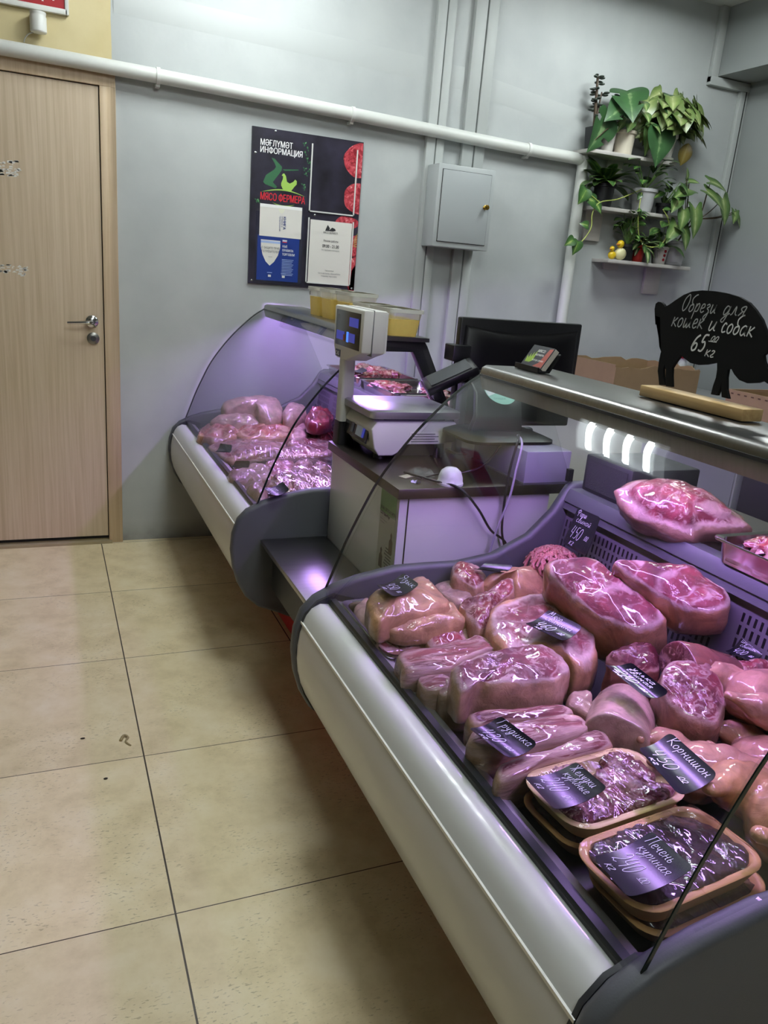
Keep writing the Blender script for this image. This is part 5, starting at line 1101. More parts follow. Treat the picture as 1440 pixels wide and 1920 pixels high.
ML = {
 'monstera': leaf_mat('glossy dark leaf', '#284826', '#33562e', '#6a8358', rough=.42),
 'syng': leaf_mat('light green arrow leaf', '#697a44', '#89945f', '#a1a97c', '#526735'),
 'syngd': leaf_mat('mid green arrow leaf', '#4c6735', '#73874e', '#9aa677', '#3b552a'),
 'strap': leaf_mat('dark strap leaf', '#254320', '#355629', '#5d7640', '#697d42', rough=.3),
 'pothos': leaf_mat('pothos leaf', '#335527', '#4e6f34', '#899c57', '#284821', rough=.3),
 'variegated': leaf_mat('striped leaf', '#385a2a', '#a4ac7b', '#b8bd97', '#2d4d25', rough=.3),
 'crassula': leaf_mat('dark fleshy leaf', '#181f1a', '#202723', '#303931', rough=.3),
 'old': leaf_mat('yellowing leaf', '#847236', '#958143', '#a4955d', '#645728'),
}
M_stem = mat('green stem', '#5c7a3c', .5); M_stemd = mat('brown stem', '#40301f', .6); M_vine = mat('yellow-green vine', '#a9b45c', .5)
M_soil = mat('potting soil', '#231c17', .9, bump=.6, bscale=120)
SH = {
 'heart': [(-.16, 0, 0), (-.22, .18, .5), (-.2, .36, .9), (-.08, .47, 1), (.08, .5, 1), (.26, .46, 1), (.45, .37, 1), (.63, .25, 1), (.8, .13, 1), (.92, .05, 1), (1, .0, 1)],
 'arrow': [(.0, 0, 0), (-.24, .22, .5), (-.22, .34, .9), (-.05, .30, 1), (.1, .30, 1), (.3, .31, 1), (.5, .26, 1), (.7, .17, 1), (.86, .08, 1), (1, .0, 1)],
 'strap': [(0, .04, 0), (.1, .07, 1), (.3, .10, 1), (.5, .11, 1), (.7, .095, 1), (.86, .06, 1), (.95, .025, 1), (1, 0, 1)],
 'oval': [(0, .02, 0), (.08, .14, 1), (.22, .25, 1), (.42, .31, 1), (.62, .27, 1), (.8, .16, 1), (.92, .06, 1), (1, 0, 1)],
}
def _sm(pr):
    P = crom([(a, b, c) for a, b, c in pr], 3); return [(q.x, max(q.y, 0), min(1, max(0, q.z))) for q in P]
SH = {k: _sm(v) for k, v in SH.items()}
def leaf(mb, base, d, up, ln, shape='heart', droop=.5, wid=1.0, fold=.15, split=False):
    base = Vector(base); d = Vector(d).normalized(); up = Vector(up); side = d.cross(up)
    side = side.normalized() if side.length > 1e-4 else d.orthogonal().normalized()
    up = side.cross(d).normalized(); pr = SH[shape]; rows = []
    def mid(t):
        tt = max(t, -.3); a = droop*tt
        return base+d*(ln*(math.sin(a)/droop if abs(droop) > 1e-3 else tt))*(1)-up*(ln*((1-math.cos(a))/droop if abs(droop) > 1e-3 else 0))
    vs, fs, at = [], [], []
    for t, w, f in pr:
        tc_ = max(t, 0.0); c = mid(tc_); e = mid(t); w = w*wid*ln
        for k, u in enumerate((-1, -.5, 0, .5, 1)):
            p = c.lerp(e, abs(u))+side*(w*u)+up*(fold*w*abs(u)-.25*fold*w*u*u)
            vs.append(p); at.append(abs(u))
    n = len(pr)
    for i in range(n-1):
        for k in range(4):
            if split and ((k == 3 and i in (12, 13)) or (k == 0 and i in (17, 18))): continue
            a = i*5+k; fs.append((a, a+1, a+6, a+5))
    mb.add(vs, fs, attr=at)
def stem(mb, a, b, r=.0025, sag=.0, bow=(0, 0, 0)):
    a, b = Vector(a), Vector(b); m = (a+b)/2+Vector(bow)-Vector((0, 0, sag)); mb.tube([a, m, b], [r*1.2, r*.8], 6, smooth=4)
def pot(t, x, y, z, r0, r1, h, m, rim=.006, ribs=0, saucer=None, nm='pot'):
    mb = MB(); seg = 36
    prof = [(r0*.92, 0), (r0, .003), (r1-.001, h-.018), (r1+rim, h-.016), (r1+rim, h), (r1-.004, h), (r1-.006, h-.012)]
    rings = []
    for r, zz in prof:
        ring = []
        for i in range(seg):
            a = 2*math.pi*i/seg; q = r*(1+(.035*(1 if i % 2 else -1) if ribs and zz < h-.02 else 0)); ring.append(Vector((x+q*math.cos(a), y+q*math.sin(a), z+zz)))
        rings.append(ring)
    mb.loft(rings, True, False); mb.add(rings[0], [tuple(range(seg))]); mb.build(nm, m, t, angle=40)
    so = MB(); so.lathe((x, y, z+h-.02), [(r1-.006, 0), (r1-.006, .006), (.001, .010)], 24); so.build('soil', M_soil, t)
    if saucer:
        sc = MB(); sc.lathe((x, y, z), [(saucer*.9, .0), (saucer, .012), (saucer-.003, .014), (saucer*.86, .004)], 30); sc.build('saucer', m, t)
M_potw = mat('white ceramic pot', '#d6d2cc', .35, coat=.2); M_potc = mat('cream pot', '#d3cab8', .4); M_potb = mat('black pot', '#17181c', .5)
M_potg = mat('grey-white pot', '#b4b4b6', .45); M_potr = mat('red pot', '#b4281f', .4)
def finish(t, lf, st, lm, sm=None):
    if st.v: st.build('stems', sm or M_stem, t)
    if lf.v: lf.build('foliage', lm, t, angle=180)
Y0 = -.085
# --- top shelf
Z1 = 2.0525
t = thing('potted_plant', (2.545, Y0, Z1), 'split-leaf plant in a white pot at the left of the highest shelf, big glossy leaves', 'plant', None)
pot(t, 2.545, Y0, Z1, .036, .045, .125, M_potw)
lf, st = MB(), MB(); top = Vector((2.545, Y0, Z1+.11))
leaf(lf, (2.60, -.13, 2.335), (-.25, -.75, -.62), (-.35, -.6, .75), .20, 'heart', .5, 1.0, .25, True); stem(st, top, (2.60, -.13, 2.335), bow=(-.02, -.02, .0))
leaf(lf, (2.585, -.14, 2.27), (-.85, -.4, -.42), (-.2, -.85, .55), .18, 'heart', .4, .9, .2, True); stem(st, top, (2.585, -.14, 2.27), bow=(.01, -.03, 0))
leaf(lf, (2.475, -.15, 2.19), (-.45, -.15, -.85), (.3, -.9, .15), .19, 'heart', .3, .95, .2, True); stem(st, top, (2.47, -.16, 2.185), bow=(-.03, -.03, .05))
stem(st, top, (2.40, -.15, 2.07), .003, .0, (.0, -.05, .03))
finish(t, lf, st, ML['monstera'], M_stemd)
t = thing('potted_plant', (2.455, Y0, Z1), 'dark upright succulent in a black wedge-shaped pot, leftmost on the highest shelf', 'plant')
mb = MB(); mb.loft([rrect(2.462, Y0, .055, .07, .008, Z1), rrect(2.462, Y0, .075, .085, .01, Z1+.11)]); mb.build('pot', M_potb, t)
lf, st = MB(), MB(); rg = random.Random(4)
stem(st, (2.455, Y0, Z1+.1), (2.425, Y0-.01, 2.395), .008); stem(st, (2.455, Y0, Z1+.1), (2.47, Y0, 2.33), .005)
for k in range(34):
    u = rg.uniform(.3, 1); a = rg.uniform(0, 6.28); c = Vector((2.455, Y0, Z1+.1)).lerp(Vector((2.425, Y0-.01, 2.40)), u) if k % 4 else Vector((2.455, Y0, Z1+.1)).lerp(Vector((2.475, Y0, 2.33)), u)
    lf.ell(c+Vector((math.cos(a)*.022, math.sin(a)*.022, .005)), (.017, .010, .006), rz(a), 10, 6)
finish(t, lf, st, ML['crassula'], M_stemd)
t = thing('potted_plant', (2.655, Y0, Z1), 'light green plant with drooping leaves in a cream pot, middle of the highest shelf', 'plant')
pot(t, 2.655, Y0, Z1, .047, .055, .118, M_potc)
lf, st = MB(), MB(); top = Vector((2.655, Y0, Z1+.10)); rg = random.Random(8)
for k in range(8):
    a = rg.uniform(2.6, 6.6); q = Vector((2.70+.07*math.cos(a), -.13+.05*math.sin(a), Z1+rg.uniform(.15, .26))); leaf(lf, q, (math.cos(a)*.7, math.sin(a)-.3, -.5), (0, -.4, 1), rg.uniform(.08, .11), 'arrow', .7); stem(st, top, q, .0018)
leaf(lf, (2.76, -.15, 2.19), (-.1, -.15, -.95), (-.2, -1, .2), .14, 'heart', .3, .55); stem(st, top, (2.76, -.15, 2.19), .002)
finish(t, lf, st, ML['syngd'])
t = thing('potted_plant', (2.90, Y0, Z1), 'large bushy light green plant in the widest white pot on the highest shelf', 'plant')
pot(t, 2.90, Y0, Z1+.004, .062, .076, .13, M_potw, .008, 0, .078)
lf, st = MB(), MB(); top = Vector((2.90, Y0, Z1+.12)); rg = random.Random(12)
for k in range(90):
    a = rg.uniform(0, 6.28); e = rg.uniform(-.45, 1.2); rr = rg.uniform(.55, 1.0)
    q = Vector((2.905+.205*rr*math.cos(a)*math.cos(e), min(-.02, -.12+.11*rr*math.sin(a)*math.cos(e)), Z1+.20+.15*rr*math.sin(e)))
    o = (q-Vector((2.905, -.10, Z1+.18))).normalized()
    leaf(lf, q, (o.x*.7+rg.uniform(-.6, .6), min(.1, o.y)*.5-.2, -.55+rg.uniform(-.4, .4)), (o.x*.5+rg.uniform(-.7, .7), -.8, rg.uniform(.1, 1.1)), rg.uniform(.085, .125), 'arrow', .5, 1.35); stem(st, top, q, .0016, 0, (0, 0, .02))
finish(t, lf, st, ML['syng'])
lf = MB()
leaf(lf, (2.83, -.19, 2.30), (.3, -.5, -.6), (0, -.8, .5), .13, 'heart', .4); leaf(lf, (2.80, -.19, 2.17), (.0, -.1, -1), (0, -1, .1), .17, 'heart', .2, 1.1); leaf(lf, (2.87, -.13, 2.37), (-.5, -.4, -.1), (0, -.3, 1), .08, 'heart', .4); lf.build('dark_leaf', ML['monstera'], t, angle=180, label='dark green heart-shaped leaves')
lf = MB(); leaf(lf, (3.055, -.12, 2.16), (-.25, -.1, -.95), (-.5, -.8, .1), .12, 'oval', .9); lf.build('yellowing_leaf', ML['old'], t, angle=180, label='yellowing hanging leaf')
# --- middle shelf
Z2 = 1.7875
t = thing('potted_plant', (2.575, Y0, Z2), 'dark strap-leaved plant in a black pot, left on the middle shelf', 'plant')
pot(t, 2.575, Y0, Z2, .046, .055, .115, M_potb)
lf, st = MB(), MB(); rg = random.Random(20)
for k in range(36):
    a = rg.uniform(0, 6.28); e = rg.uniform(.3, 1.3); leaf(lf, (2.575+.015*math.cos(a), Y0+.015*math.sin(a), Z2+.10), (math.cos(a)*math.cos(e), -abs(math.sin(a)*math.cos(e))*.7+.1, math.sin(e)), (0, 0, 1), rg.uniform(.13, .21), 'strap', rg.uniform(.8, 1.7), 1.5)
finish(t, lf, st, ML['strap'])
t = thing('potted_plant', (2.84, Y0, Z2), 'trailing vine plant in a ribbed grey-white pot on the middle shelf, vines looping down', 'plant')
pot(t, 2.84, Y0, Z2, .050, .068, .118, M_potg, .006, 1)
lf, st, vi = MB(), MB(), MB(); rg = random.Random(23); top = Vector((2.84, Y0, Z2+.11))
for k in range(20):
    a = rg.uniform(0, 6.28); q = top+Vector((.10*math.cos(a)-.01, min(.05, .06*math.sin(a)-.03), rg.uniform(.02, .15))); stem(st, top, q, .002); leaf(lf, q, (math.cos(a), math.sin(a)*.6-.2, rg.uniform(-.2, .6)), (0, -.2, 1), rg.uniform(.06, .10), 'oval', .8)
vl = [(2.78, -.14, 1.88), (2.76, -.165, 1.80), (2.77, -.165, 1.72), (2.79, -.165, 1.66), (2.83, -.165, 1.62), (2.90, -.165, 1.61), (2.96, -.165, 1.64), (2.98, -.165, 1.70), (2.97, -.165, 1.76), (2.93, -.155, 1.81)]
vi.tube(vl, .003, 6, smooth=5)
for k, q in enumerate(crom(vl, 3)[::3]): leaf(lf, q, (rg.uniform(-1, 1), -.4, rg.uniform(-.8, .3)), (0, -.6, .6), .05, 'oval', .6)
vl2 = [(2.79, -.13, 1.90), (2.62, -.16, 1.83), (2.50, -.165, 1.80), (2.46, -.17, 1.74), (2.465, -.17, 1.67), (2.42, -.17, 1.60), (2.38, -.17, 1.585)]
vi.tube(vl2, .0028, 6, smooth=5)
for q, d, s in (((2.46, -.17, 1.80), (-1, -.1, .3), .08), ((2.395, -.175, 1.845), (-.5, -.2, -.9), .08), ((2.44, -.17, 1.68), (-1, -.1, .2), .05), ((2.39, -.175, 1.59), (-.3, -.2, -.9), .07), ((2.36, -.175, 1.60), (-.9, -.2, -.5), .06), ((2.48, -.165, 1.79), (.6, -.3, -.7), .06)): leaf(lf, q, d, (0, -1, .4), s, 'heart', .5)
stem(vi, (2.50, -.165, 1.80), (2.395, -.175, 1.845), .002)
vi.build('vine', M_vine, t); finish(t, lf, st, ML['pothos'])
t = thing('potted_plant', (2.985, Y0, Z2), 'small leafy plant in a dark pot at the right end of the middle shelf', 'plant')
pot(t, 2.985, Y0, Z2, .03, .036, .06, M_potb)
lf, st = MB(), MB(); rg = random.Random(31); top = Vector((2.985, Y0, Z2+.05))
for k in range(16):
    a = rg.uniform(0, 6.28); q = top+Vector((.05*math.cos(a), min(.05, .05*math.sin(a)-.03), rg.uniform(.02, .12))); stem(st, top, q, .0018); leaf(lf, q, (math.cos(a), math.sin(a)*.5-.3, rg.uniform(-.6, .3)), (0, -.4, 1), rg.uniform(.06, .09), 'oval', .7)
finish(t, lf, st, ML['pothos'])
# --- bottom shelf
Z3 = 1.5275
def duck(x, s, m1, m2, label):
    t = thing('duck_figurine', (x, -.11, Z3), label, 'figurine', 'duck figurines on the lowest shelf')
    b = MB(); b.ell((x, -.11, Z3+.022*s), (.024*s, .018*s, .022*s)); b.build('body', m1, t)
    b = MB(); b.ell((x-.008*s, -.115, Z3+.055*s), (.014*s, .013*s, .014*s)); b.build('head', m2, t)
    b = MB(); b.ell((x-.022*s, -.122, Z3+.053*s), (.008*s, .006*s, .003*s)); b.build('beak', mat('orange beak', '#c9782a', .4), t)
M_yel = mat('yellow glaze', '#d8b51e', .3); M_cr = mat('cream glaze', '#d9d3a4', .3)
duck(2.672, 1.0, M_yel, M_yel, 'smaller all-yellow duck figurine at the left end of the lowest shelf')
duck(2.727, 1.5, M_cr, M_yel, 'taller cream-bellied yellow duck figurine beside the black pot')
t = thing('potted_plant', (2.785, Y0, Z3), 'yellow-green bushy plant in a small black pot on the lowest shelf', 'plant')
pot(t, 2.785, Y0, Z3, .034, .040, .088, M_potb)
lf, st = MB(), MB(); rg = random.Random(41); top = Vector((2.785, Y0, Z3+.08))
for k in range(34):
    a = rg.uniform(0, 6.28); q = top+Vector((.075*math.cos(a)*rg.random()-.02, min(.05, .05*math.sin(a)-.03), rg.uniform(.02, .19))); stem(st, top, q, .0016); leaf(lf, q, (math.cos(a), math.sin(a)*.5-.3, rg.uniform(-.4, .6)), (0, -.3, 1), rg.uniform(.045, .075), 'oval', .7, 1.1)
finish(t, lf, st, ML['pothos'])
t = thing('potted_plant', (2.868, Y0, Z3), 'striped-leaf plant in a red pot on the lowest shelf', 'plant')
pot(t, 2.868, Y0, Z3, .028, .034, .092, M_potr, .004)
lf, st = MB(), MB(); rg = random.Random(43)
for k in range(24):
    a = rg.uniform(0, 6.28); e = rg.uniform(.0, 1.2); leaf(lf, (2.875+.012*math.cos(a), Y0-.01, Z3+.085), (math.cos(a)*math.cos(e)+.2, -.6, math.sin(e)-.1), (0, -.3, 1), rg.uniform(.08, .14), 'strap', rg.uniform(.9, 2.0), 1.3)
finish(t, lf, st, ML['variegated'])
t = thing('potted_plant', (2.945, Y0, Z3), 'small succulent in a pale cup right of the red pot', 'plant')
pot(t, 2.94, Y0, Z3, .024, .028, .06, M_potg, .002)
lf, st = MB(), MB(); rg = random.Random(47)
for k in range(22):
    a = rg.uniform(0, 6.28); lf.ell((2.94+.02*math.cos(a), Y0+.02*math.sin(a)-.005, Z3+.065+rg.uniform(0, .07)), (.012, .007, .004), rz(a), 8, 5)
stem(st, (2.94, Y0, Z3+.05), (2.94, Y0, Z3+.13), .003)
finish(t, lf, st, ML['crassula'], M_stemd)
t = thing('potted_plant', (3.015, Y0, Z3), 'leafy plant in a white pot with a red ornament on the lowest shelf', 'plant')
pot(t, 3.02, Y0, Z3, .034, .044, .095, M_potw, .003)
for k, z in enumerate((.025, .048, .07)):
    o = MB(); o.lathe((3.02, Y0-.036-.004*k, Z3+z), [(.008, 0), (.008, .002)], 12, M=Mx @ Matrix.Rotation(.0, 3, 'X')); o.build('ornament', M_red, t)
lf, st = MB(), MB(); rg = random.Random(53); top = Vector((3.02, Y0, Z3+.085))
for k in range(15):
    a = rg.uniform(0, 6.28); q = top+Vector((.05*math.cos(a)-.01, min(.05, .05*math.sin(a)-.03), rg.uniform(.01, .15))); stem(st, top, q, .0018); leaf(lf, q, (math.cos(a), math.sin(a)*.5-.3, rg.uniform(-.5, .4)), (0, -.4, 1), rg.uniform(.06, .10), 'oval', .7)
finish(t, lf, st, ML['strap'])
t = thing('potted_plant', (3.125, Y0, Z3), 'tall branching arrow-leaf plant in the big grey-white pot at the right of the lowest shelf', 'plant')
pot(t, 3.125, Y0, Z3+.003, .046, .058, .13, M_potg, .005, 0, .052)
lf, st = MB(), MB(); top = Vector((3.125, Y0, Z3+.12)); j1 = Vector((3.14, -.12, 1.72)); j2 = Vector((3.22, -.13, 1.79))
stem(st, top, j1, .005); stem(st, j1, j2, .005)
for (q, d, s) in (((3.23, -.15, 1.985), (.9, -.3, -.2), .13), ((3.09, -.15, 1.93), (-.9, -.4, -.25), .14), ((3.20, -.17, 1.93), (.7, -.5, -.5), .15), ((3.33, -.16, 1.905), (.2, -.4, -.9), .15), ((3.13, -.18, 1.83), (.1, -.3, -.95), .16), ((3.03, -.17, 1.74), (-.6, -.4, -.6), .14), ((3.09, -.16, 1.73), (.2, -.4, -.9), .13), ((3.455, -.15, 1.84), (.5, -.3, -.7), .09), ((3.45, -.15, 1.85), (-.3, -.5, -.7), .08), ((3.06, -.15, 1.98), (-.2, -.3, .9), .06), ((3.08, -.15, 1.97), (.9, -.3, .1), .07), ((3.02, -.16, 1.88), (-.6, -.5, -.6), .12), ((3.06, -.17, 1.82), (-.3, -.5, -.8), .13)):
    stem(st, j2 if q[0] > 3.19 else j1, q, .0028, 0, (.0, 0, -.01)); leaf(lf, q, d, (0, -.7, .8), s, 'arrow', .5, 1.0)
finish(t, lf, st, ML['syngd'], M_stemd)
# ------------------------------------------------------------------ information board
M_board = mat('dark slate print', '#252230', .35, var=.8, vscale=9); M_blue = mat('blue booklet', '#17327c', .4); M_bluel = mat('light blue print', '#9fb3dc', .5)
M_gr1 = mat('dark green print', '#285c3a', .5); M_gr2 = mat('light green print', '#9cc257', .5); M_rdp = mat('red print', '#d02331', .5)
def pmeat_mat():
    m, nt, b = nmat('printed steak'); L = nt.links.new
    tc = N(nt, 'ShaderNodeTexCoord'); nz = N(nt, 'ShaderNodeTexNoise', i_Scale=38.0, i_Detail=6.0, i_Distortion=1.5); L(tc.outputs['Object'], nz.inputs['Vector'])
    r = ramp(nt, [(.35, '#7d1420'), (.52, '#b8404b'), (.62, '#c96068'), (.70, '#e2b3ae')]); L(nz.outputs[0], r.inputs[0]); L(r.outputs[0], b.inputs['Base Color']); b.inputs['Roughness'].default_value = .35
    return m
t = thing('information_board', (.95, -.01, 1.26), 'dark information board with logo, pockets and steak pictures on the back wall', 'notice board')
FY = -.0125
MB().box(.683, 1.218, -.012, -.001, 1.261, 1.939).build('board_panel', M_board, t)
def flat(name, pts, m, lay=1, parent=t):
    y = FY-.00035*lay
    mb = MB(); n = len(pts); mb.add([(x, y, z) for x, z in pts]+[(x, y+.0003, z) for x, z in pts], [tuple(range(n)), tuple(range(2*n-1, n-1, -1))]+[(i, (i+1) % n, n+(i+1) % n, n+i) for i in range(n)])
    return mb.build(name, m, parent, smooth=False)
def fbox(name, x0, x1, z0, z1, m, lay=1): return flat(name, [(x0, z0), (x1, z0), (x1, z1), (x0, z1)], m, lay)
M_ps = pmeat_mat()
def blob(cx, cz, rx, rz_, clipx, seed):
    pts = []
    for k in range(40):
        a = 2*math.pi*k/40; w = 1+.10*noise.noise(Vector((math.cos(a)*1.5+seed, math.sin(a)*1.5, seed)))
        pts.append((min(clipx, cx+rx*w*math.cos(a)), cz+rz_*w*math.sin(a)))
    return pts
for k, (cx, cz, rx, rr) in enumerate(((1.21, 1.855, .085, .075), (1.21, 1.69, .075, .07), (1.16, 1.575, .06, .028), (1.215, 1.47, .05, .05), (1.22, 1.33, .05, .09))):
    flat('steak_picture', blob(cx, cz, rx, rr, 1.2165, k*3.3), M_ps, 1)
flat('red_corner', [(1.19, 1.262), (1.2165, 1.262), (1.2165, 1.38), (1.20, 1.36)], M_rdp, 1)
for k in range(6): flat('herb_sprig', [(1.20, 1.50-.006*k), (1.2165, 1.53-.012*k), (1.2165, 1.527-.012*k), (1.20, 1.498-.006*k)], M_gr2, 2)
text_mesh('lettering', 'МӘҒЛҮМӘТ', .036, M_txtw, t, (.720, FY-.0008, 1.866), (1, 0, 0), (0, 0, 1), squeeze=.72, bold=.022)
text_mesh('lettering', 'ИНФОРМАЦИЯ', .036, M_txtw, t, (.720, FY-.0008, 1.836), (1, 0, 0), (0, 0, 1), squeeze=.76, bold=.022)
# logo: folded dark green shape, light hen, swooshes and red name
flat('logo_shape', [(.775, 1.818), (.790, 1.816), (.826, 1.785), (.824, 1.768), (.785, 1.715), (.806, 1.698), (.80, 1.690), (.75, 1.703), (.740, 1.712), (.752, 1.742), (.790, 1.770), (.798, 1.782), (.79, 1.797)], M_gr1, 1)
flat('logo_line', [(.83, 1.776), (.905, 1.783), (.906, 1.779), (.84, 1.769)], M_gr1, 1)
flat('logo_hen', [(.826, 1.749), (.832, 1.757), (.838, 1.758), (.846, 1.748), (.852, 1.724), (.866, 1.718), (.882, 1.727), (.891, 1.738), (.899, 1.732), (.899, 1.718), (.888, 1.706), (.878, 1.692), (.872, 1.684), (.845, 1.684), (.832, 1.693), (.825, 1.706), (.825, 1.716), (.832, 1.734), (.833, 1.746)], M_gr2, 2)
def swoosh(x0, x1, z, bow, th, n=16):
    up = [(x0+(x1-x0)*i/n, z+bow*math.sin(math.pi*i/n)) for i in range(n+1)]; dn = [(x0+(x1-x0)*i/n, z+(bow-th)*math.sin(math.pi*i/n)) for i in range(n, -1, -1)]
    return up+dn[1:-1]
flat('logo_swoosh', swoosh(.730, .945, 1.668, .022, .006), M_gr2, 1); flat('logo_swoosh', swoosh(.785, .895, 1.628, -.013, -.005), M_gr2, 1)
text_mesh('lettering', 'МЯСО ФЕРМЕРА', .044, M_rdp, t, (.727, FY-.0012, 1.636), (1, 0, 0), (0, 0, 1), squeeze=.60, bold=.022)
rg = random.Random(9)
for (x, z) in ((.93, 1.895), (.945, 1.875), (.935, 1.855), (.945, 1.83), (.958, 1.815), (.935, 1.79), (.955, 1.785), (.942, 1.765), (.93, 1.72), (.94, 1.705), (.712, 1.63), (.722, 1.622)):
    for k in range(3):
        a = k*2.1+rg.uniform(0, 2); flat('printed_leaf', [(x, z), (x+.007*math.cos(a-.5), z+.007*math.sin(a-.5)), (x+.012*math.cos(a), z+.012*math.sin(a)), (x+.007*math.cos(a+.5), z+.007*math.sin(a+.5))], M_gr1 if k else mat('mid green print', '#4e8a52', .5), 1)
# white pocket outlines
def pocket(x0, x1, z0, z1, w=.006):
    mb = MB()
    for a, b, c, d in ((x0, x0+w, z0, z1), (x1-w, x1, z0, z1), (x0, x1, z0, z0+w)): mb.box(a, b, FY-.004, FY, c, d)
    mb.build('pocket_frame', M_white, t)
pocket(.963, 1.192, 1.606, 1.902); pocket(.963, 1.194, 1.281, 1.580)
fbox('notice_sheet', .975, 1.186, 1.287, 1.573, M_paper, 3)
flat('printed_logo', [(1.05, 1.528), (1.062, 1.556), (1.074, 1.54), (1.07, 1.532), (1.085, 1.545), (1.10, 1.54), (1.104, 1.532), (1.09, 1.528)], M_txtb, 5)
text_mesh('lettering', 'МЯСО ФЕРМЕРА', .013, M_txtb, t, (1.078, FY-.0026, 1.516), (1, 0, 0), (0, 0, 1), 'CENTER', squeeze=.7)
text_mesh('lettering', 'Режим работы', .014, M_txtb, t, (1.082, FY-.0026, 1.478), (1, 0, 0), (0, 0, 1), 'CENTER', squeeze=.75)
text_mesh('lettering', '09.00 - 21.00', .020, M_txtb, t, (1.082, FY-.0026, 1.452), (1, 0, 0), (0, 0, 1), 'CENTER', squeeze=.8, bold=.022)
text_mesh('lettering', 'без перерыва и выходных', .009, M_ltxt, t, (1.082, FY-.0026, 1.438), (1, 0, 0), (0, 0, 1), 'CENTER', squeeze=.8)
for k, tx in enumerate(('Уважаемые', 'гости магазина, обращайтесь', 'к нашему персоналу')):
    text_mesh('lettering', tx, .010, M_ltxt, t, (1.082, FY-.0026, 1.342-.013*k), (1, 0, 0), (0, 0, 1), 'CENTER', squeeze=.8)
# blue booklet and white sheet in the left pocket
fbox('pocket_back', .712, .942, 1.272, 1.585, mat('clear pocket', '#30303c', .15), 1)
fbox('blue_booklet', .722, .925, 1.279, 1.482, M_blue, 3)
flat('shield_print', [(.738, 1.462), (.832, 1.462), (.832, 1.43), (.822, 1.395), (.804, 1.365), (.784, 1.347), (.764, 1.365), (.748, 1.395), (.739, 1.43)], M_paper, 4)
fbox('shield_band', .738, .832, 1.448, 1.458, M_bluel, 5)
for k, tx in enumerate(('О ЗАЩИТЕ ПРАВ', 'ПОТРЕБИТЕЛЕЙ')): text_mesh('lettering', tx, .0135, M_txtb, t, (.785, FY-.0024, 1.422-.016*k), (1, 0, 0), (0, 0, 1), 'CENTER', squeeze=.78)
text_mesh('lettering', 'закон', .007, M_ltxt, t, (.785, FY-.0024, 1.385), (1, 0, 0), (0, 0, 1), 'CENTER')
for k, c in enumerate((M_paper, M_bluel, M_rdp)): fbox('flag_stripe', .842, .864, 1.464-.004*k, 1.468-.004*k, c, 4)
for k, tx in enumerate(('НЫЕ', 'ПРАВИЛА', 'ТОРГОВЛИ')): text_mesh('lettering', tx, .015, M_txtw, t, (.842, FY-.0022, 1.434-.018*k), (1, 0, 0), (0, 0, 1), squeeze=.75, bold=.015)
for k in range(11): fbox('print_line', .843, .900-.004*(k % 3), 1.378-.007*k, 1.3805-.007*k, M_bluel, 4)
for x in (.785, .853): fbox('print_emblem', x-.007, x+.007, 1.296, 1.306, M_paper, 4); fbox('print_line', x-.012, x+.012, 1.314, 1.317, M_bluel, 4)
fbox('white_booklet', .729, .931, 1.478, 1.617, M_paper, 5); fbox('booklet_edge', .729, .931, 1.605, 1.619, M_txtw, 6)
flat('thumb_notch', [(.815, 1.604), (.848, 1.604), (.84, 1.588), (.832, 1.583), (.823, 1.588)], mat('pale cream', '#e2e2cf', .6), 6)
text_mesh('lettering', 'КНИГА', .017, M_blue, t, (.842, FY-.0026, 1.572), (0, 0, -1), (1, 0, 0), bold=.022)
text_mesh('lettering', 'отзывов и', .010, M_blue, t, (.833, FY-.0026, 1.572), (0, 0, -1), (1, 0, 0)); text_mesh('lettering', 'предложений', .010, M_blue, t, (.823, FY-.0026, 1.572), (0, 0, -1), (1, 0, 0))
for x, z in ((.79, 1.93), (.70, 1.83), (.70, 1.275), (.994, 1.593), (1.205, 1.27)):
    o = MB(); o.lathe((x, FY, z), [(.005, 0), (.005, .002), (.003, .003)], 12, M=Mx); o.build('screw', M_chrome, t)

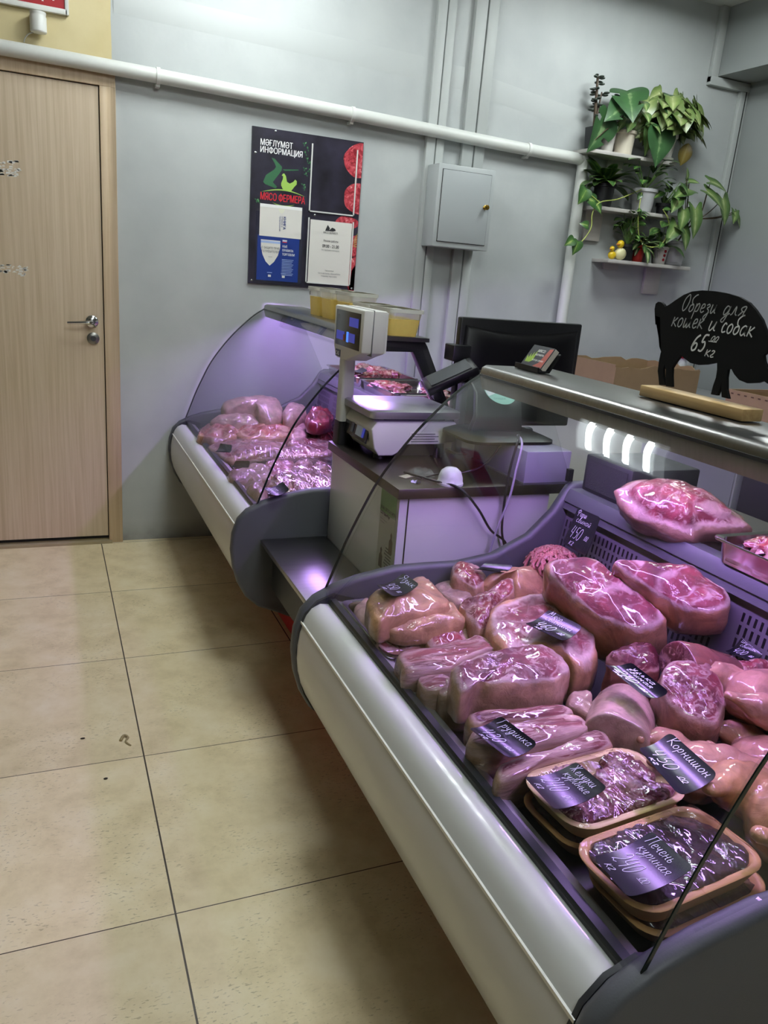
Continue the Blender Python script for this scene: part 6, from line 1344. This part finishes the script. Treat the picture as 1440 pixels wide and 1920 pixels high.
# ------------------------------------------------------------------ handwriting
GL = {
'А': (.6, [[(0, 0), (.2, .5), (.35, 1), (.42, .5), (.5, 0)], [(.12, .35), (.48, .35)]]),
'О': (.55, [[(.35, 1), (.12, .75), (.05, .35), (.18, .02), (.4, .2), (.5, .6), (.42, .95), (.3, .98)]]),
'Ф': (.7, [[(.35, 1.05), (.3, .5), (.25, -.1)], [(.3, .85), (.05, .75), (.05, .45), (.28, .4), (.6, .55), (.62, .85), (.35, .88)]]),
'М': (.8, [[(0, 0), (.15, .5), (.25, 1), (.35, .4), (.6, 1), (.65, .5), (.7, 0)]]),
'Г': (.55, [[(.1, 0), (.2, .5), (.25, .9), (.4, 1), (.6, .92)]]),
'Ж': (.8, [[(.05, .9), (.3, .55), (.05, .05)], [(.42, 1), (.38, 0)], [(.75, .95), (.4, .55), (.7, .02)]]),
'П': (.65, [[(.1, 0), (.18, .5), (.22, .95)], [(.1, .95), (.7, 1)], [(.6, 1), (.52, .4), (.58, 0)]]),
'К': (.6, [[(.2, 1), (.1, 0)], [(.6, 1), (.35, .65), (.16, .5), (.35, .3), (.6, 0)]]),
'Я': (.55, [[(.5, 0), (.5, 1), (.2, .95), (.12, .7), (.45, .5)], [(.3, .5), (.05, 0)]]),
'Ш': (.8, [[(.1, .95), (.08, .1), (.2, 0), (.36, .2), (.4, .95), (.38, .1), (.5, 0), (.66, .2), (.7, .95), (.7, .1), (.8, 0)]]),
'а': (.45, [[(.4, .42), (.25, .5), (.08, .35), (.06, .12), (.2, 0), (.36, .2), (.42, .5), (.36, .12), (.46, 0)]]),
'б': (.42, [[(.3, .42), (.1, .35), (.06, .1), (.2, 0), (.36, .15), (.34, .4), (.18, .5), (.12, .75), (.3, .95), (.45, 1)]]),
'в': (.4, [[(.05, .0), (.15, .5), (.28, .95), (.34, .8), (.15, .45), (.34, .4), (.34, .1), (.15, 0)]]),
'г': (.34, [[(.05, .42), (.14, .5), (.3, .45), (.18, .22), (.06, .1), (.14, 0), (.34, .06)]]),
'д': (.45, [[(.36, .42), (.18, .5), (.06, .25), (.12, 0), (.3, .15), (.38, .5), (.34, 0), (.22, -.4), (.06, -.3), (.25, -.05), (.48, .1)]]),
'е': (.36, [[(.05, .22), (.3, .3), (.28, .48), (.12, .45), (.06, .15), (.18, 0), (.36, .1)]]),
'ж': (.6, [[(.05, .48), (.18, .25), (.05, .02)], [(.28, .5), (.26, 0)], [(.52, .5), (.3, .26), (.52, 0)]]),
'з': (.36, [[(.06, .42), (.22, .5), (.3, .38), (.14, .26), (.3, .12), (.24, -.25), (.1, -.38), (.06, -.2), (.36, .05)]]),
'и': (.46, [[(.08, .5), (.06, .1), (.16, 0), (.32, .25), (.38, .5), (.34, .1), (.46, .02)]]),
'й': (.46, [[(.08, .5), (.06, .1), (.16, 0), (.32, .25), (.38, .5), (.34, .1), (.46, .02)], [(.14, .68), (.24, .62), (.34, .7)]]),
'к': (.42, [[(.1, .52), (.06, 0)], [(.38, .5), (.2, .32), (.1, .26), (.24, .14), (.42, 0)]]),
'л': (.42, [[(.02, .02), (.12, .1), (.24, .5), (.3, .1), (.42, .02)]]),
'м': (.55, [[(.02, .02), (.1, .1), (.18, .5), (.28, .05), (.42, .5), (.44, .1), (.55, .02)]]),
'н': (.45, [[(.1, .5), (.05, 0)], [(.08, .25), (.34, .28)], [(.38, .5), (.33, .08), (.45, .02)]]),
'о': (.4, [[(.22, .5), (.06, .35), (.06, .1), (.2, 0), (.34, .15), (.34, .4), (.2, .5)]]),
'п': (.46, [[(.04, .4), (.1, .5), (.06, 0)], [(.07, .3), (.24, .5), (.34, .4), (.32, .08), (.46, .02)]]),
'р': (.42, [[(.1, .5), (.02, -.42)], [(.08, .25), (.24, .5), (.36, .4), (.3, .08), (.12, .04)]]),
'с': (.34, [[(.3, .42), (.18, .5), (.06, .28), (.12, .02), (.34, .08)]]),
'т': (.6, [[(.04, .4), (.1, .5), (.06, 0)], [(.08, .3), (.2, .5), (.28, .4), (.26, 0)], [(.28, .3), (.42, .5), (.5, .38), (.48, .08), (.6, .02)]]),
'у': (.42, [[(.06, .5), (.08, .22), (.2, .15), (.34, .5), (.24, -.1), (.1, -.4), (.02, -.25), (.42, .05)]]),
'ц': (.48, [[(.08, .5), (.06, .1), (.16, 0), (.32, .25), (.36, .5), (.34, .08), (.44, 0), (.42, -.2)]]),
'ч': (.42, [[(.06, .5), (.08, .28), (.2, .22), (.34, .5), (.3, .08), (.42, .02)]]),
'ш': (.66, [[(.08, .5), (.06, .1), (.14, 0), (.28, .25), (.32, .5), (.28, .1), (.36, 0), (.5, .25), (.54, .5), (.52, .1), (.64, .02)]]),
'ь': (.34, [[(.1, .5), (.06, .08), (.2, 0), (.3, .14), (.2, .26), (.08, .2)]]),
'ы': (.55, [[(.1, .5), (.06, .08), (.2, 0), (.3, .14), (.2, .26), (.08, .2)], [(.46, .5), (.42, .08), (.54, .02)]]),
'я': (.44, [[(.04, .0), (.2, .22), (.1, .38), (.22, .5), (.38, .48), (.32, .1), (.44, .02)], [(.2, .22), (.35, .24)]]),
'0': (.55, [[(.4, .95), (.2, .9), (.06, .5), (.08, .1), (.25, 0), (.42, .25), (.5, .7), (.42, .95), (.3, .96)]]),
'1': (.3, [[(.08, .7), (.26, 1), (.16, 0)]]),
'2': (.55, [[(.1, .75), (.25, .98), (.45, .85), (.4, .5), (.08, .06), (.2, .08), (.35, .0), (.52, .08)]]),
'3': (.5, [[(.12, .85), (.3, 1), (.45, .8), (.2, .55), (.42, .4), (.4, .1), (.2, 0), (.04, .1)]]),
'4': (.55, [[(.2, 1), (.06, .45), (.42, .45)], [(.46, .95), (.34, 0)]]),
'5': (.5, [[(.52, .98), (.24, .95), (.16, .55), (.36, .58), (.44, .3), (.3, .03), (.06, .08)]]),
'6': (.5, [[(.44, .95), (.22, .75), (.06, .3), (.16, .02), (.38, .1), (.4, .4), (.22, .45), (.08, .25)]]),
'_': (.5, [[(0, -.12), (.5, -.12)]]),
}
def ribbon(mb, pts, w, n, ux, uy):
    for i in range(len(pts)):
        pass
    V = []
    for i, q in enumerate(pts):
        d = pts[min(i+1, len(pts)-1)]-pts[max(i-1, 0)]; d = d.normalized() if d.length > 1e-9 else ux
        s = n.cross(d).normalized()*w/2; V += [q-s, q+s]
    mb.add(V, [(2*i, 2*i+2, 2*i+3, 2*i+1) for i in range(len(pts)-1)])
def handwrite(mb, txt, org, ux, uy, size, wid=1.0, w=None, slant=.25, lift=.0006, surf=None):
    org = Vector(org); x = 0; n = ux.cross(uy).normalized(); w = w or size*.075
    for ch in txt:
        if ch == ' ': x += .4; continue
        g = GL.get(ch)
        if not g: x += .4; continue
        for stv in g[1]:
            pts2 = crom([(a, b, 0) for a, b in stv], 4)
            pts = []
            for q in pts2:
                p = org+ux*((x+q.x+slant*q.y)*size*wid)+uy*(q.y*size)+n*lift
                pts.append(surf(p) if surf else p)
            ribbon(mb, pts, w, n, ux, uy)
        x += g[0]+.06
    return x*size*wid
def hw_width(txt):
    return sum(.4 if c == ' ' or c not in GL else GL[c][0]+.06 for c in txt)
# pig sign text
pg = bpy.data.objects['pig_sign']; hw, hf = MB(), MB(); px = .9018; Yv = Vector((0, -1, 0)); Zv = Vector((0, 0, 1))
def pl_(mb, txt, y, z, y1, size, w, dz=0):
    wid = (y-y1)/(hw_width(txt)*size); d = Vector((0, -1, dz)).normalized(); handwrite(mb, txt, (px, y, z), d, Zv, size, wid, w, .22)
pl_(hf, 'Обрези', -2.634, 1.3405, -2.722, .031, .0021, .02); pl_(hf, 'для', -2.737, 1.3415, -2.790, .031, .0021, .03)
pl_(hf, 'кошек', -2.615, 1.3105, -2.698, .034, .0022, .03); pl_(hw, 'и', -2.710, 1.312, -2.730, .034, .0024); pl_(hw, 'собак', -2.741, 1.3115, -2.815, .034, .0025, -.02)
pl_(hw, '65', -2.676, 1.2720, -2.712, .031, .0034, .03); pl_(hw, '00', -2.722, 1.2940, -2.740, .0095, .0016); pl_(hw, '_', -2.719, 1.2945, -2.741, .01, .0016); pl_(hw, 'кг', -2.714, 1.2660, -2.738, .024, .0022)
hw.build('chalk_writing', M_chalk, pg, smooth=False); hf.build('chalk_writing', M_chalkd, pg, smooth=False)
# price cards
M_pc = mat('black price card', '#12111b', .24, spec=.5); M_mk = mat('chalk marker', '#e4e2ec', .7)
def card(key, lines, price, label, bend=.009, group='black handwritten price cards', kg=True, pts=None):
    A, Bq, Cq, Dq = [Vector(q) for q in (pts or CARD[key])]
    ux = (Bq-A); W = ux.length; ux.normalize(); uy = (A-Dq); H = uy.length; uy = (uy-ux*uy.dot(ux)).normalized()
    sk = (A-Dq).dot(ux)/H
    n = ux.cross(uy).normalized()
    if n.z < -.2: n = -n
    O = Dq
    def P(u, v, l=0.0):  # u 0..1 along text, v 0..1 upward; gently curled card
        q = O+(Bq-A).lerp(Cq-Dq, 1-v)*u+(A-Dq)*v
        return q+n*(bend*(4*(v-.5)**2)+l)
    t = thing('price_card', O+(Bq-A)*.5+(A-Dq)*.5-Vector((0, 0, .002)), label, 'price card', group)
    def outline(l):
        pts = []
        r = .09; asp = W/H
        for cu, cv, a0 in ((1-r, 1-r*asp, 0), (r, 1-r*asp, 90), (r, r*asp, 180), (1-r, r*asp, 270)):
            for k in range(5):
                a = math.radians(a0+22.5*k); pts.append((cu+r*math.cos(a), cv+r*asp*math.sin(a)))
        return pts
    o2 = outline(0)
    mb = MB(); nv = 10
    # strips across v so the curl is smooth
    def span(v):
        us = []
        m = len(o2)
        for i in range(m):
            (u1, v1), (u2, v2) = o2[i], o2[(i+1) % m]
            if (v1-v)*(v2-v) <= 0 and abs(v1-v2) > 1e-9: us.append(u1+(u2-u1)*(v-v1)/(v2-v1))
        return (min(us), max(us)) if us else (.1, .9)
    vv = [.001, .02, .05, .1, .14, .25, .4, .55, .7, .86, .9, .95, .98, .999]
    top = []; bot = []
    for v in vv:
        a, b = span(v); top.append([P(a, v, .0005), P(b, v, .0005)]); bot.append([P(a, v, -.0005), P(b, v, -.0005)])
    m = len(vv); vs = [p for r_ in top for p in r_]+[p for r_ in bot for p in r_]
    fs = [(2*i, 2*i+1, 2*i+3, 2*i+2) for i in range(m-1)]+[(2*m+2*i+2, 2*m+2*i+3, 2*m+2*i+1, 2*m+2*i) for i in range(m-1)]
    for i in range(m-1): fs += [(2*i, 2*i+2, 2*m+2*i+2, 2*m+2*i), (2*i+3, 2*i+1, 2*m+2*i+1, 2*m+2*i+3)]
    fs += [(0, 2*m, 2*m+1, 1), (2*m-2, 2*m-1, 4*m-1, 4*m-2)]
    mb.add(vs, fs); mb.build('card_sheet', M_pc, t, angle=60)
    wr = MB()
    def line(txt, u0, u1, v, hgt, lw):
        ww = hw_width(txt); sx = (u1-u0)/ww
        x = 0
        for ch in txt:
            g = GL.get(ch)
            if not g: x += .4; continue
            for stv in g[1]:
                pts = [P(min(.99, max(.01, u0+(x+q.x+.22*q.y)*sx)), min(.99, max(.01, v+q.y*hgt)), .0012) for q in crom([(a, b, 0) for a, b in stv], 4)]
                ribbon(wr, pts, lw, n, ux, uy)
            x += g[0]+.06
    if lines:
        k = len(lines); hh = .22 if k == 1 else .20
        for i, tx in enumerate(lines): line(tx, .08+.05*i, min(.95, .08+.05*i+.105*len(tx)) if k > 1 else .93, (.78 if k == 1 else .82-.16*i), hh*(1 if k == 1 else .85), W*.011)
    if price:
        line(price, .10, .55, .24, .32, W*.014); line('00', .70, .84, .34, .10, W*.010); line('_', .69, .86, .335, .08, W*.009)
    if kg: line('кг', .22 if len(price or '') < 4 else .3, .40, .06, .20, W*.012)
    wr.build('handwriting', M_mk, t, smooth=False)
    return t
card('tongue', ['Язык'], '450', 'black card priced 450, lying on the wrapped rind in the steel tray')
card('dark', [], '', 'dark card lying on the knuckle by the end panel', kg=False)
card('meat460', ['Мясо', 'свинина'], '460', 'black card reading 460 on the flat pork slab')
card('trough', ['Грудинка'], '430', 'black card reading 430 on the brisket slabs')
card('c210', ['Рулька', 'свиная'], '210', 'black card reading 210 above the pale round-ended roll')
card('cright', ['Шейка', 'свиная'], '400', 'black card by the slotted panel, behind the tan hock', kg=False)
card('corn', ['Корнишон'], '450', 'black card reading 450 between the gizzard tray and the chickens')
card('gizz', ['Желудки', 'куриные'], '240', 'black card reading 240 on the gizzard tray')
card('liver', ['Печень', 'куриная'], '240', 'black card reading 240 on the nearest liver tray')
card('ca', [], '', 'farthest small card at the left front of the far case', kg=False, pts=None)
card('cb', [], '', 'middle small card at the left front of the far case', kg=False)
card('cc', [], '400', 'largest black card at the near front of the far case')
card('', ['Фарш', 'свиной'], '450', 'black card reading 450 standing against the slotted panel behind the mince', pts=[(1.012, -2.285, .838), (1.012, -2.375, .841), (1.0, -2.36, .735), (1.0, -2.26, .735)], bend=.002)
card('', [], '', 'dark card lying in the wall-end tray on the far rear shelf', kg=False, pts=[(1.13, -.42, .925), (1.13, -.50, .925), (1.07, -.50, .915), (1.07, -.42, .915)])

# ------------------------------------------------------------------ sub-parts go under the part they sit on
def base(o): return o.name.split('.')[0]
def under(child, part):
    child.location = child.location-part.location; child.parent = part
RULE = {'meter_box': {'lock_knob': 'box_door'}, 'door_1': {'lever_handle': 'door_leaf', 'lock_rose': 'door_leaf', 'lock_cylinder': 'door_leaf', 'sticker_residue': 'door_leaf'},
 'wall_sign': {'lettering': 'sign_face'}, 'price_card': {'handwriting': 'card_sheet'}, 'pig_sign': {'chalk_writing': 'pig_board'},
 'payment_leaflet': {'lettering': 'sheet', 'header': 'sheet', 'printed_figure': 'sheet', 'print_line': 'sheet'},
 'payment_terminal': {'terminal_screen': 'terminal_body'}, 'potted_plant': {'soil': 'pot', 'saucer': 'pot', 'ornament': 'pot'},
 'food_tub': {'lettering': 'tub_wall', 'lid': 'lid_rim'}, 'round_sticker': {'lettering': 'sticker_disc', 'sticker_white_half': 'sticker_disc'},
 'black_speaker': {'grille': 'cabinet'}, 'till_box': {'box_rim': 'box_body'},
 'retail_scale': {'head_back': 'display_head', 'head_seam': 'display_head', 'display_window': 'display_head', 'badge': 'display_head', 'lettering': 'display_head', 'label_print': 'rating_label'}}
for t in [o for o in bpy.data.objects if o.parent is None and base(o) in RULE]:
    kids = list(t.children); by = {}
    for k in kids: by.setdefault(base(k), k)
    for k in kids:
        p = RULE[base(t)].get(base(k))
        if p and p in by: under(k, by[p])
    if base(t) == 'retail_scale':
        for k in list(t.children):
            if base(k) == 'display_segment':
                z = sum(v.co.z for v in k.data.vertices)/len(k.data.vertices)+t.location.z
                under(k, by['display_head'] if z > 1.0 else by['lower_display'])
bd = bpy.data.objects['information_board']; kids = list(bd.children)
def ctr(o):
    n = len(o.data.vertices); return sum(v.co.x for v in o.data.vertices)/n, sum(v.co.z for v in o.data.vertices)/n
def bb(o):
    xs = [v.co.x for v in o.data.vertices]; zs = [v.co.z for v in o.data.vertices]; return min(xs), max(xs), min(zs), max(zs)
sheets = [(o, bb(o)) for o in kids if base(o) in ('white_booklet', 'notice_sheet', 'blue_booklet')]
panel = [o for o in kids if base(o) == 'board_panel'][0]
for k in kids:
    if base(k) in ('lettering', 'print_line', 'print_emblem', 'flag_stripe', 'shield_print', 'shield_band', 'printed_logo', 'booklet_edge', 'thumb_notch'):
        x, z = ctr(k)
        for o, (a, b, c, d) in sorted(sheets, key=lambda q: base(q[0]) != 'white_booklet'):
            if a < x < b and c < z < d: under(k, o); break
        else: under(k, panel)
    elif base(k) in ('logo_shape', 'logo_line', 'logo_hen', 'logo_swoosh', 'steak_picture', 'red_corner', 'herb_sprig', 'printed_leaf', 'screw'): under(k, panel)
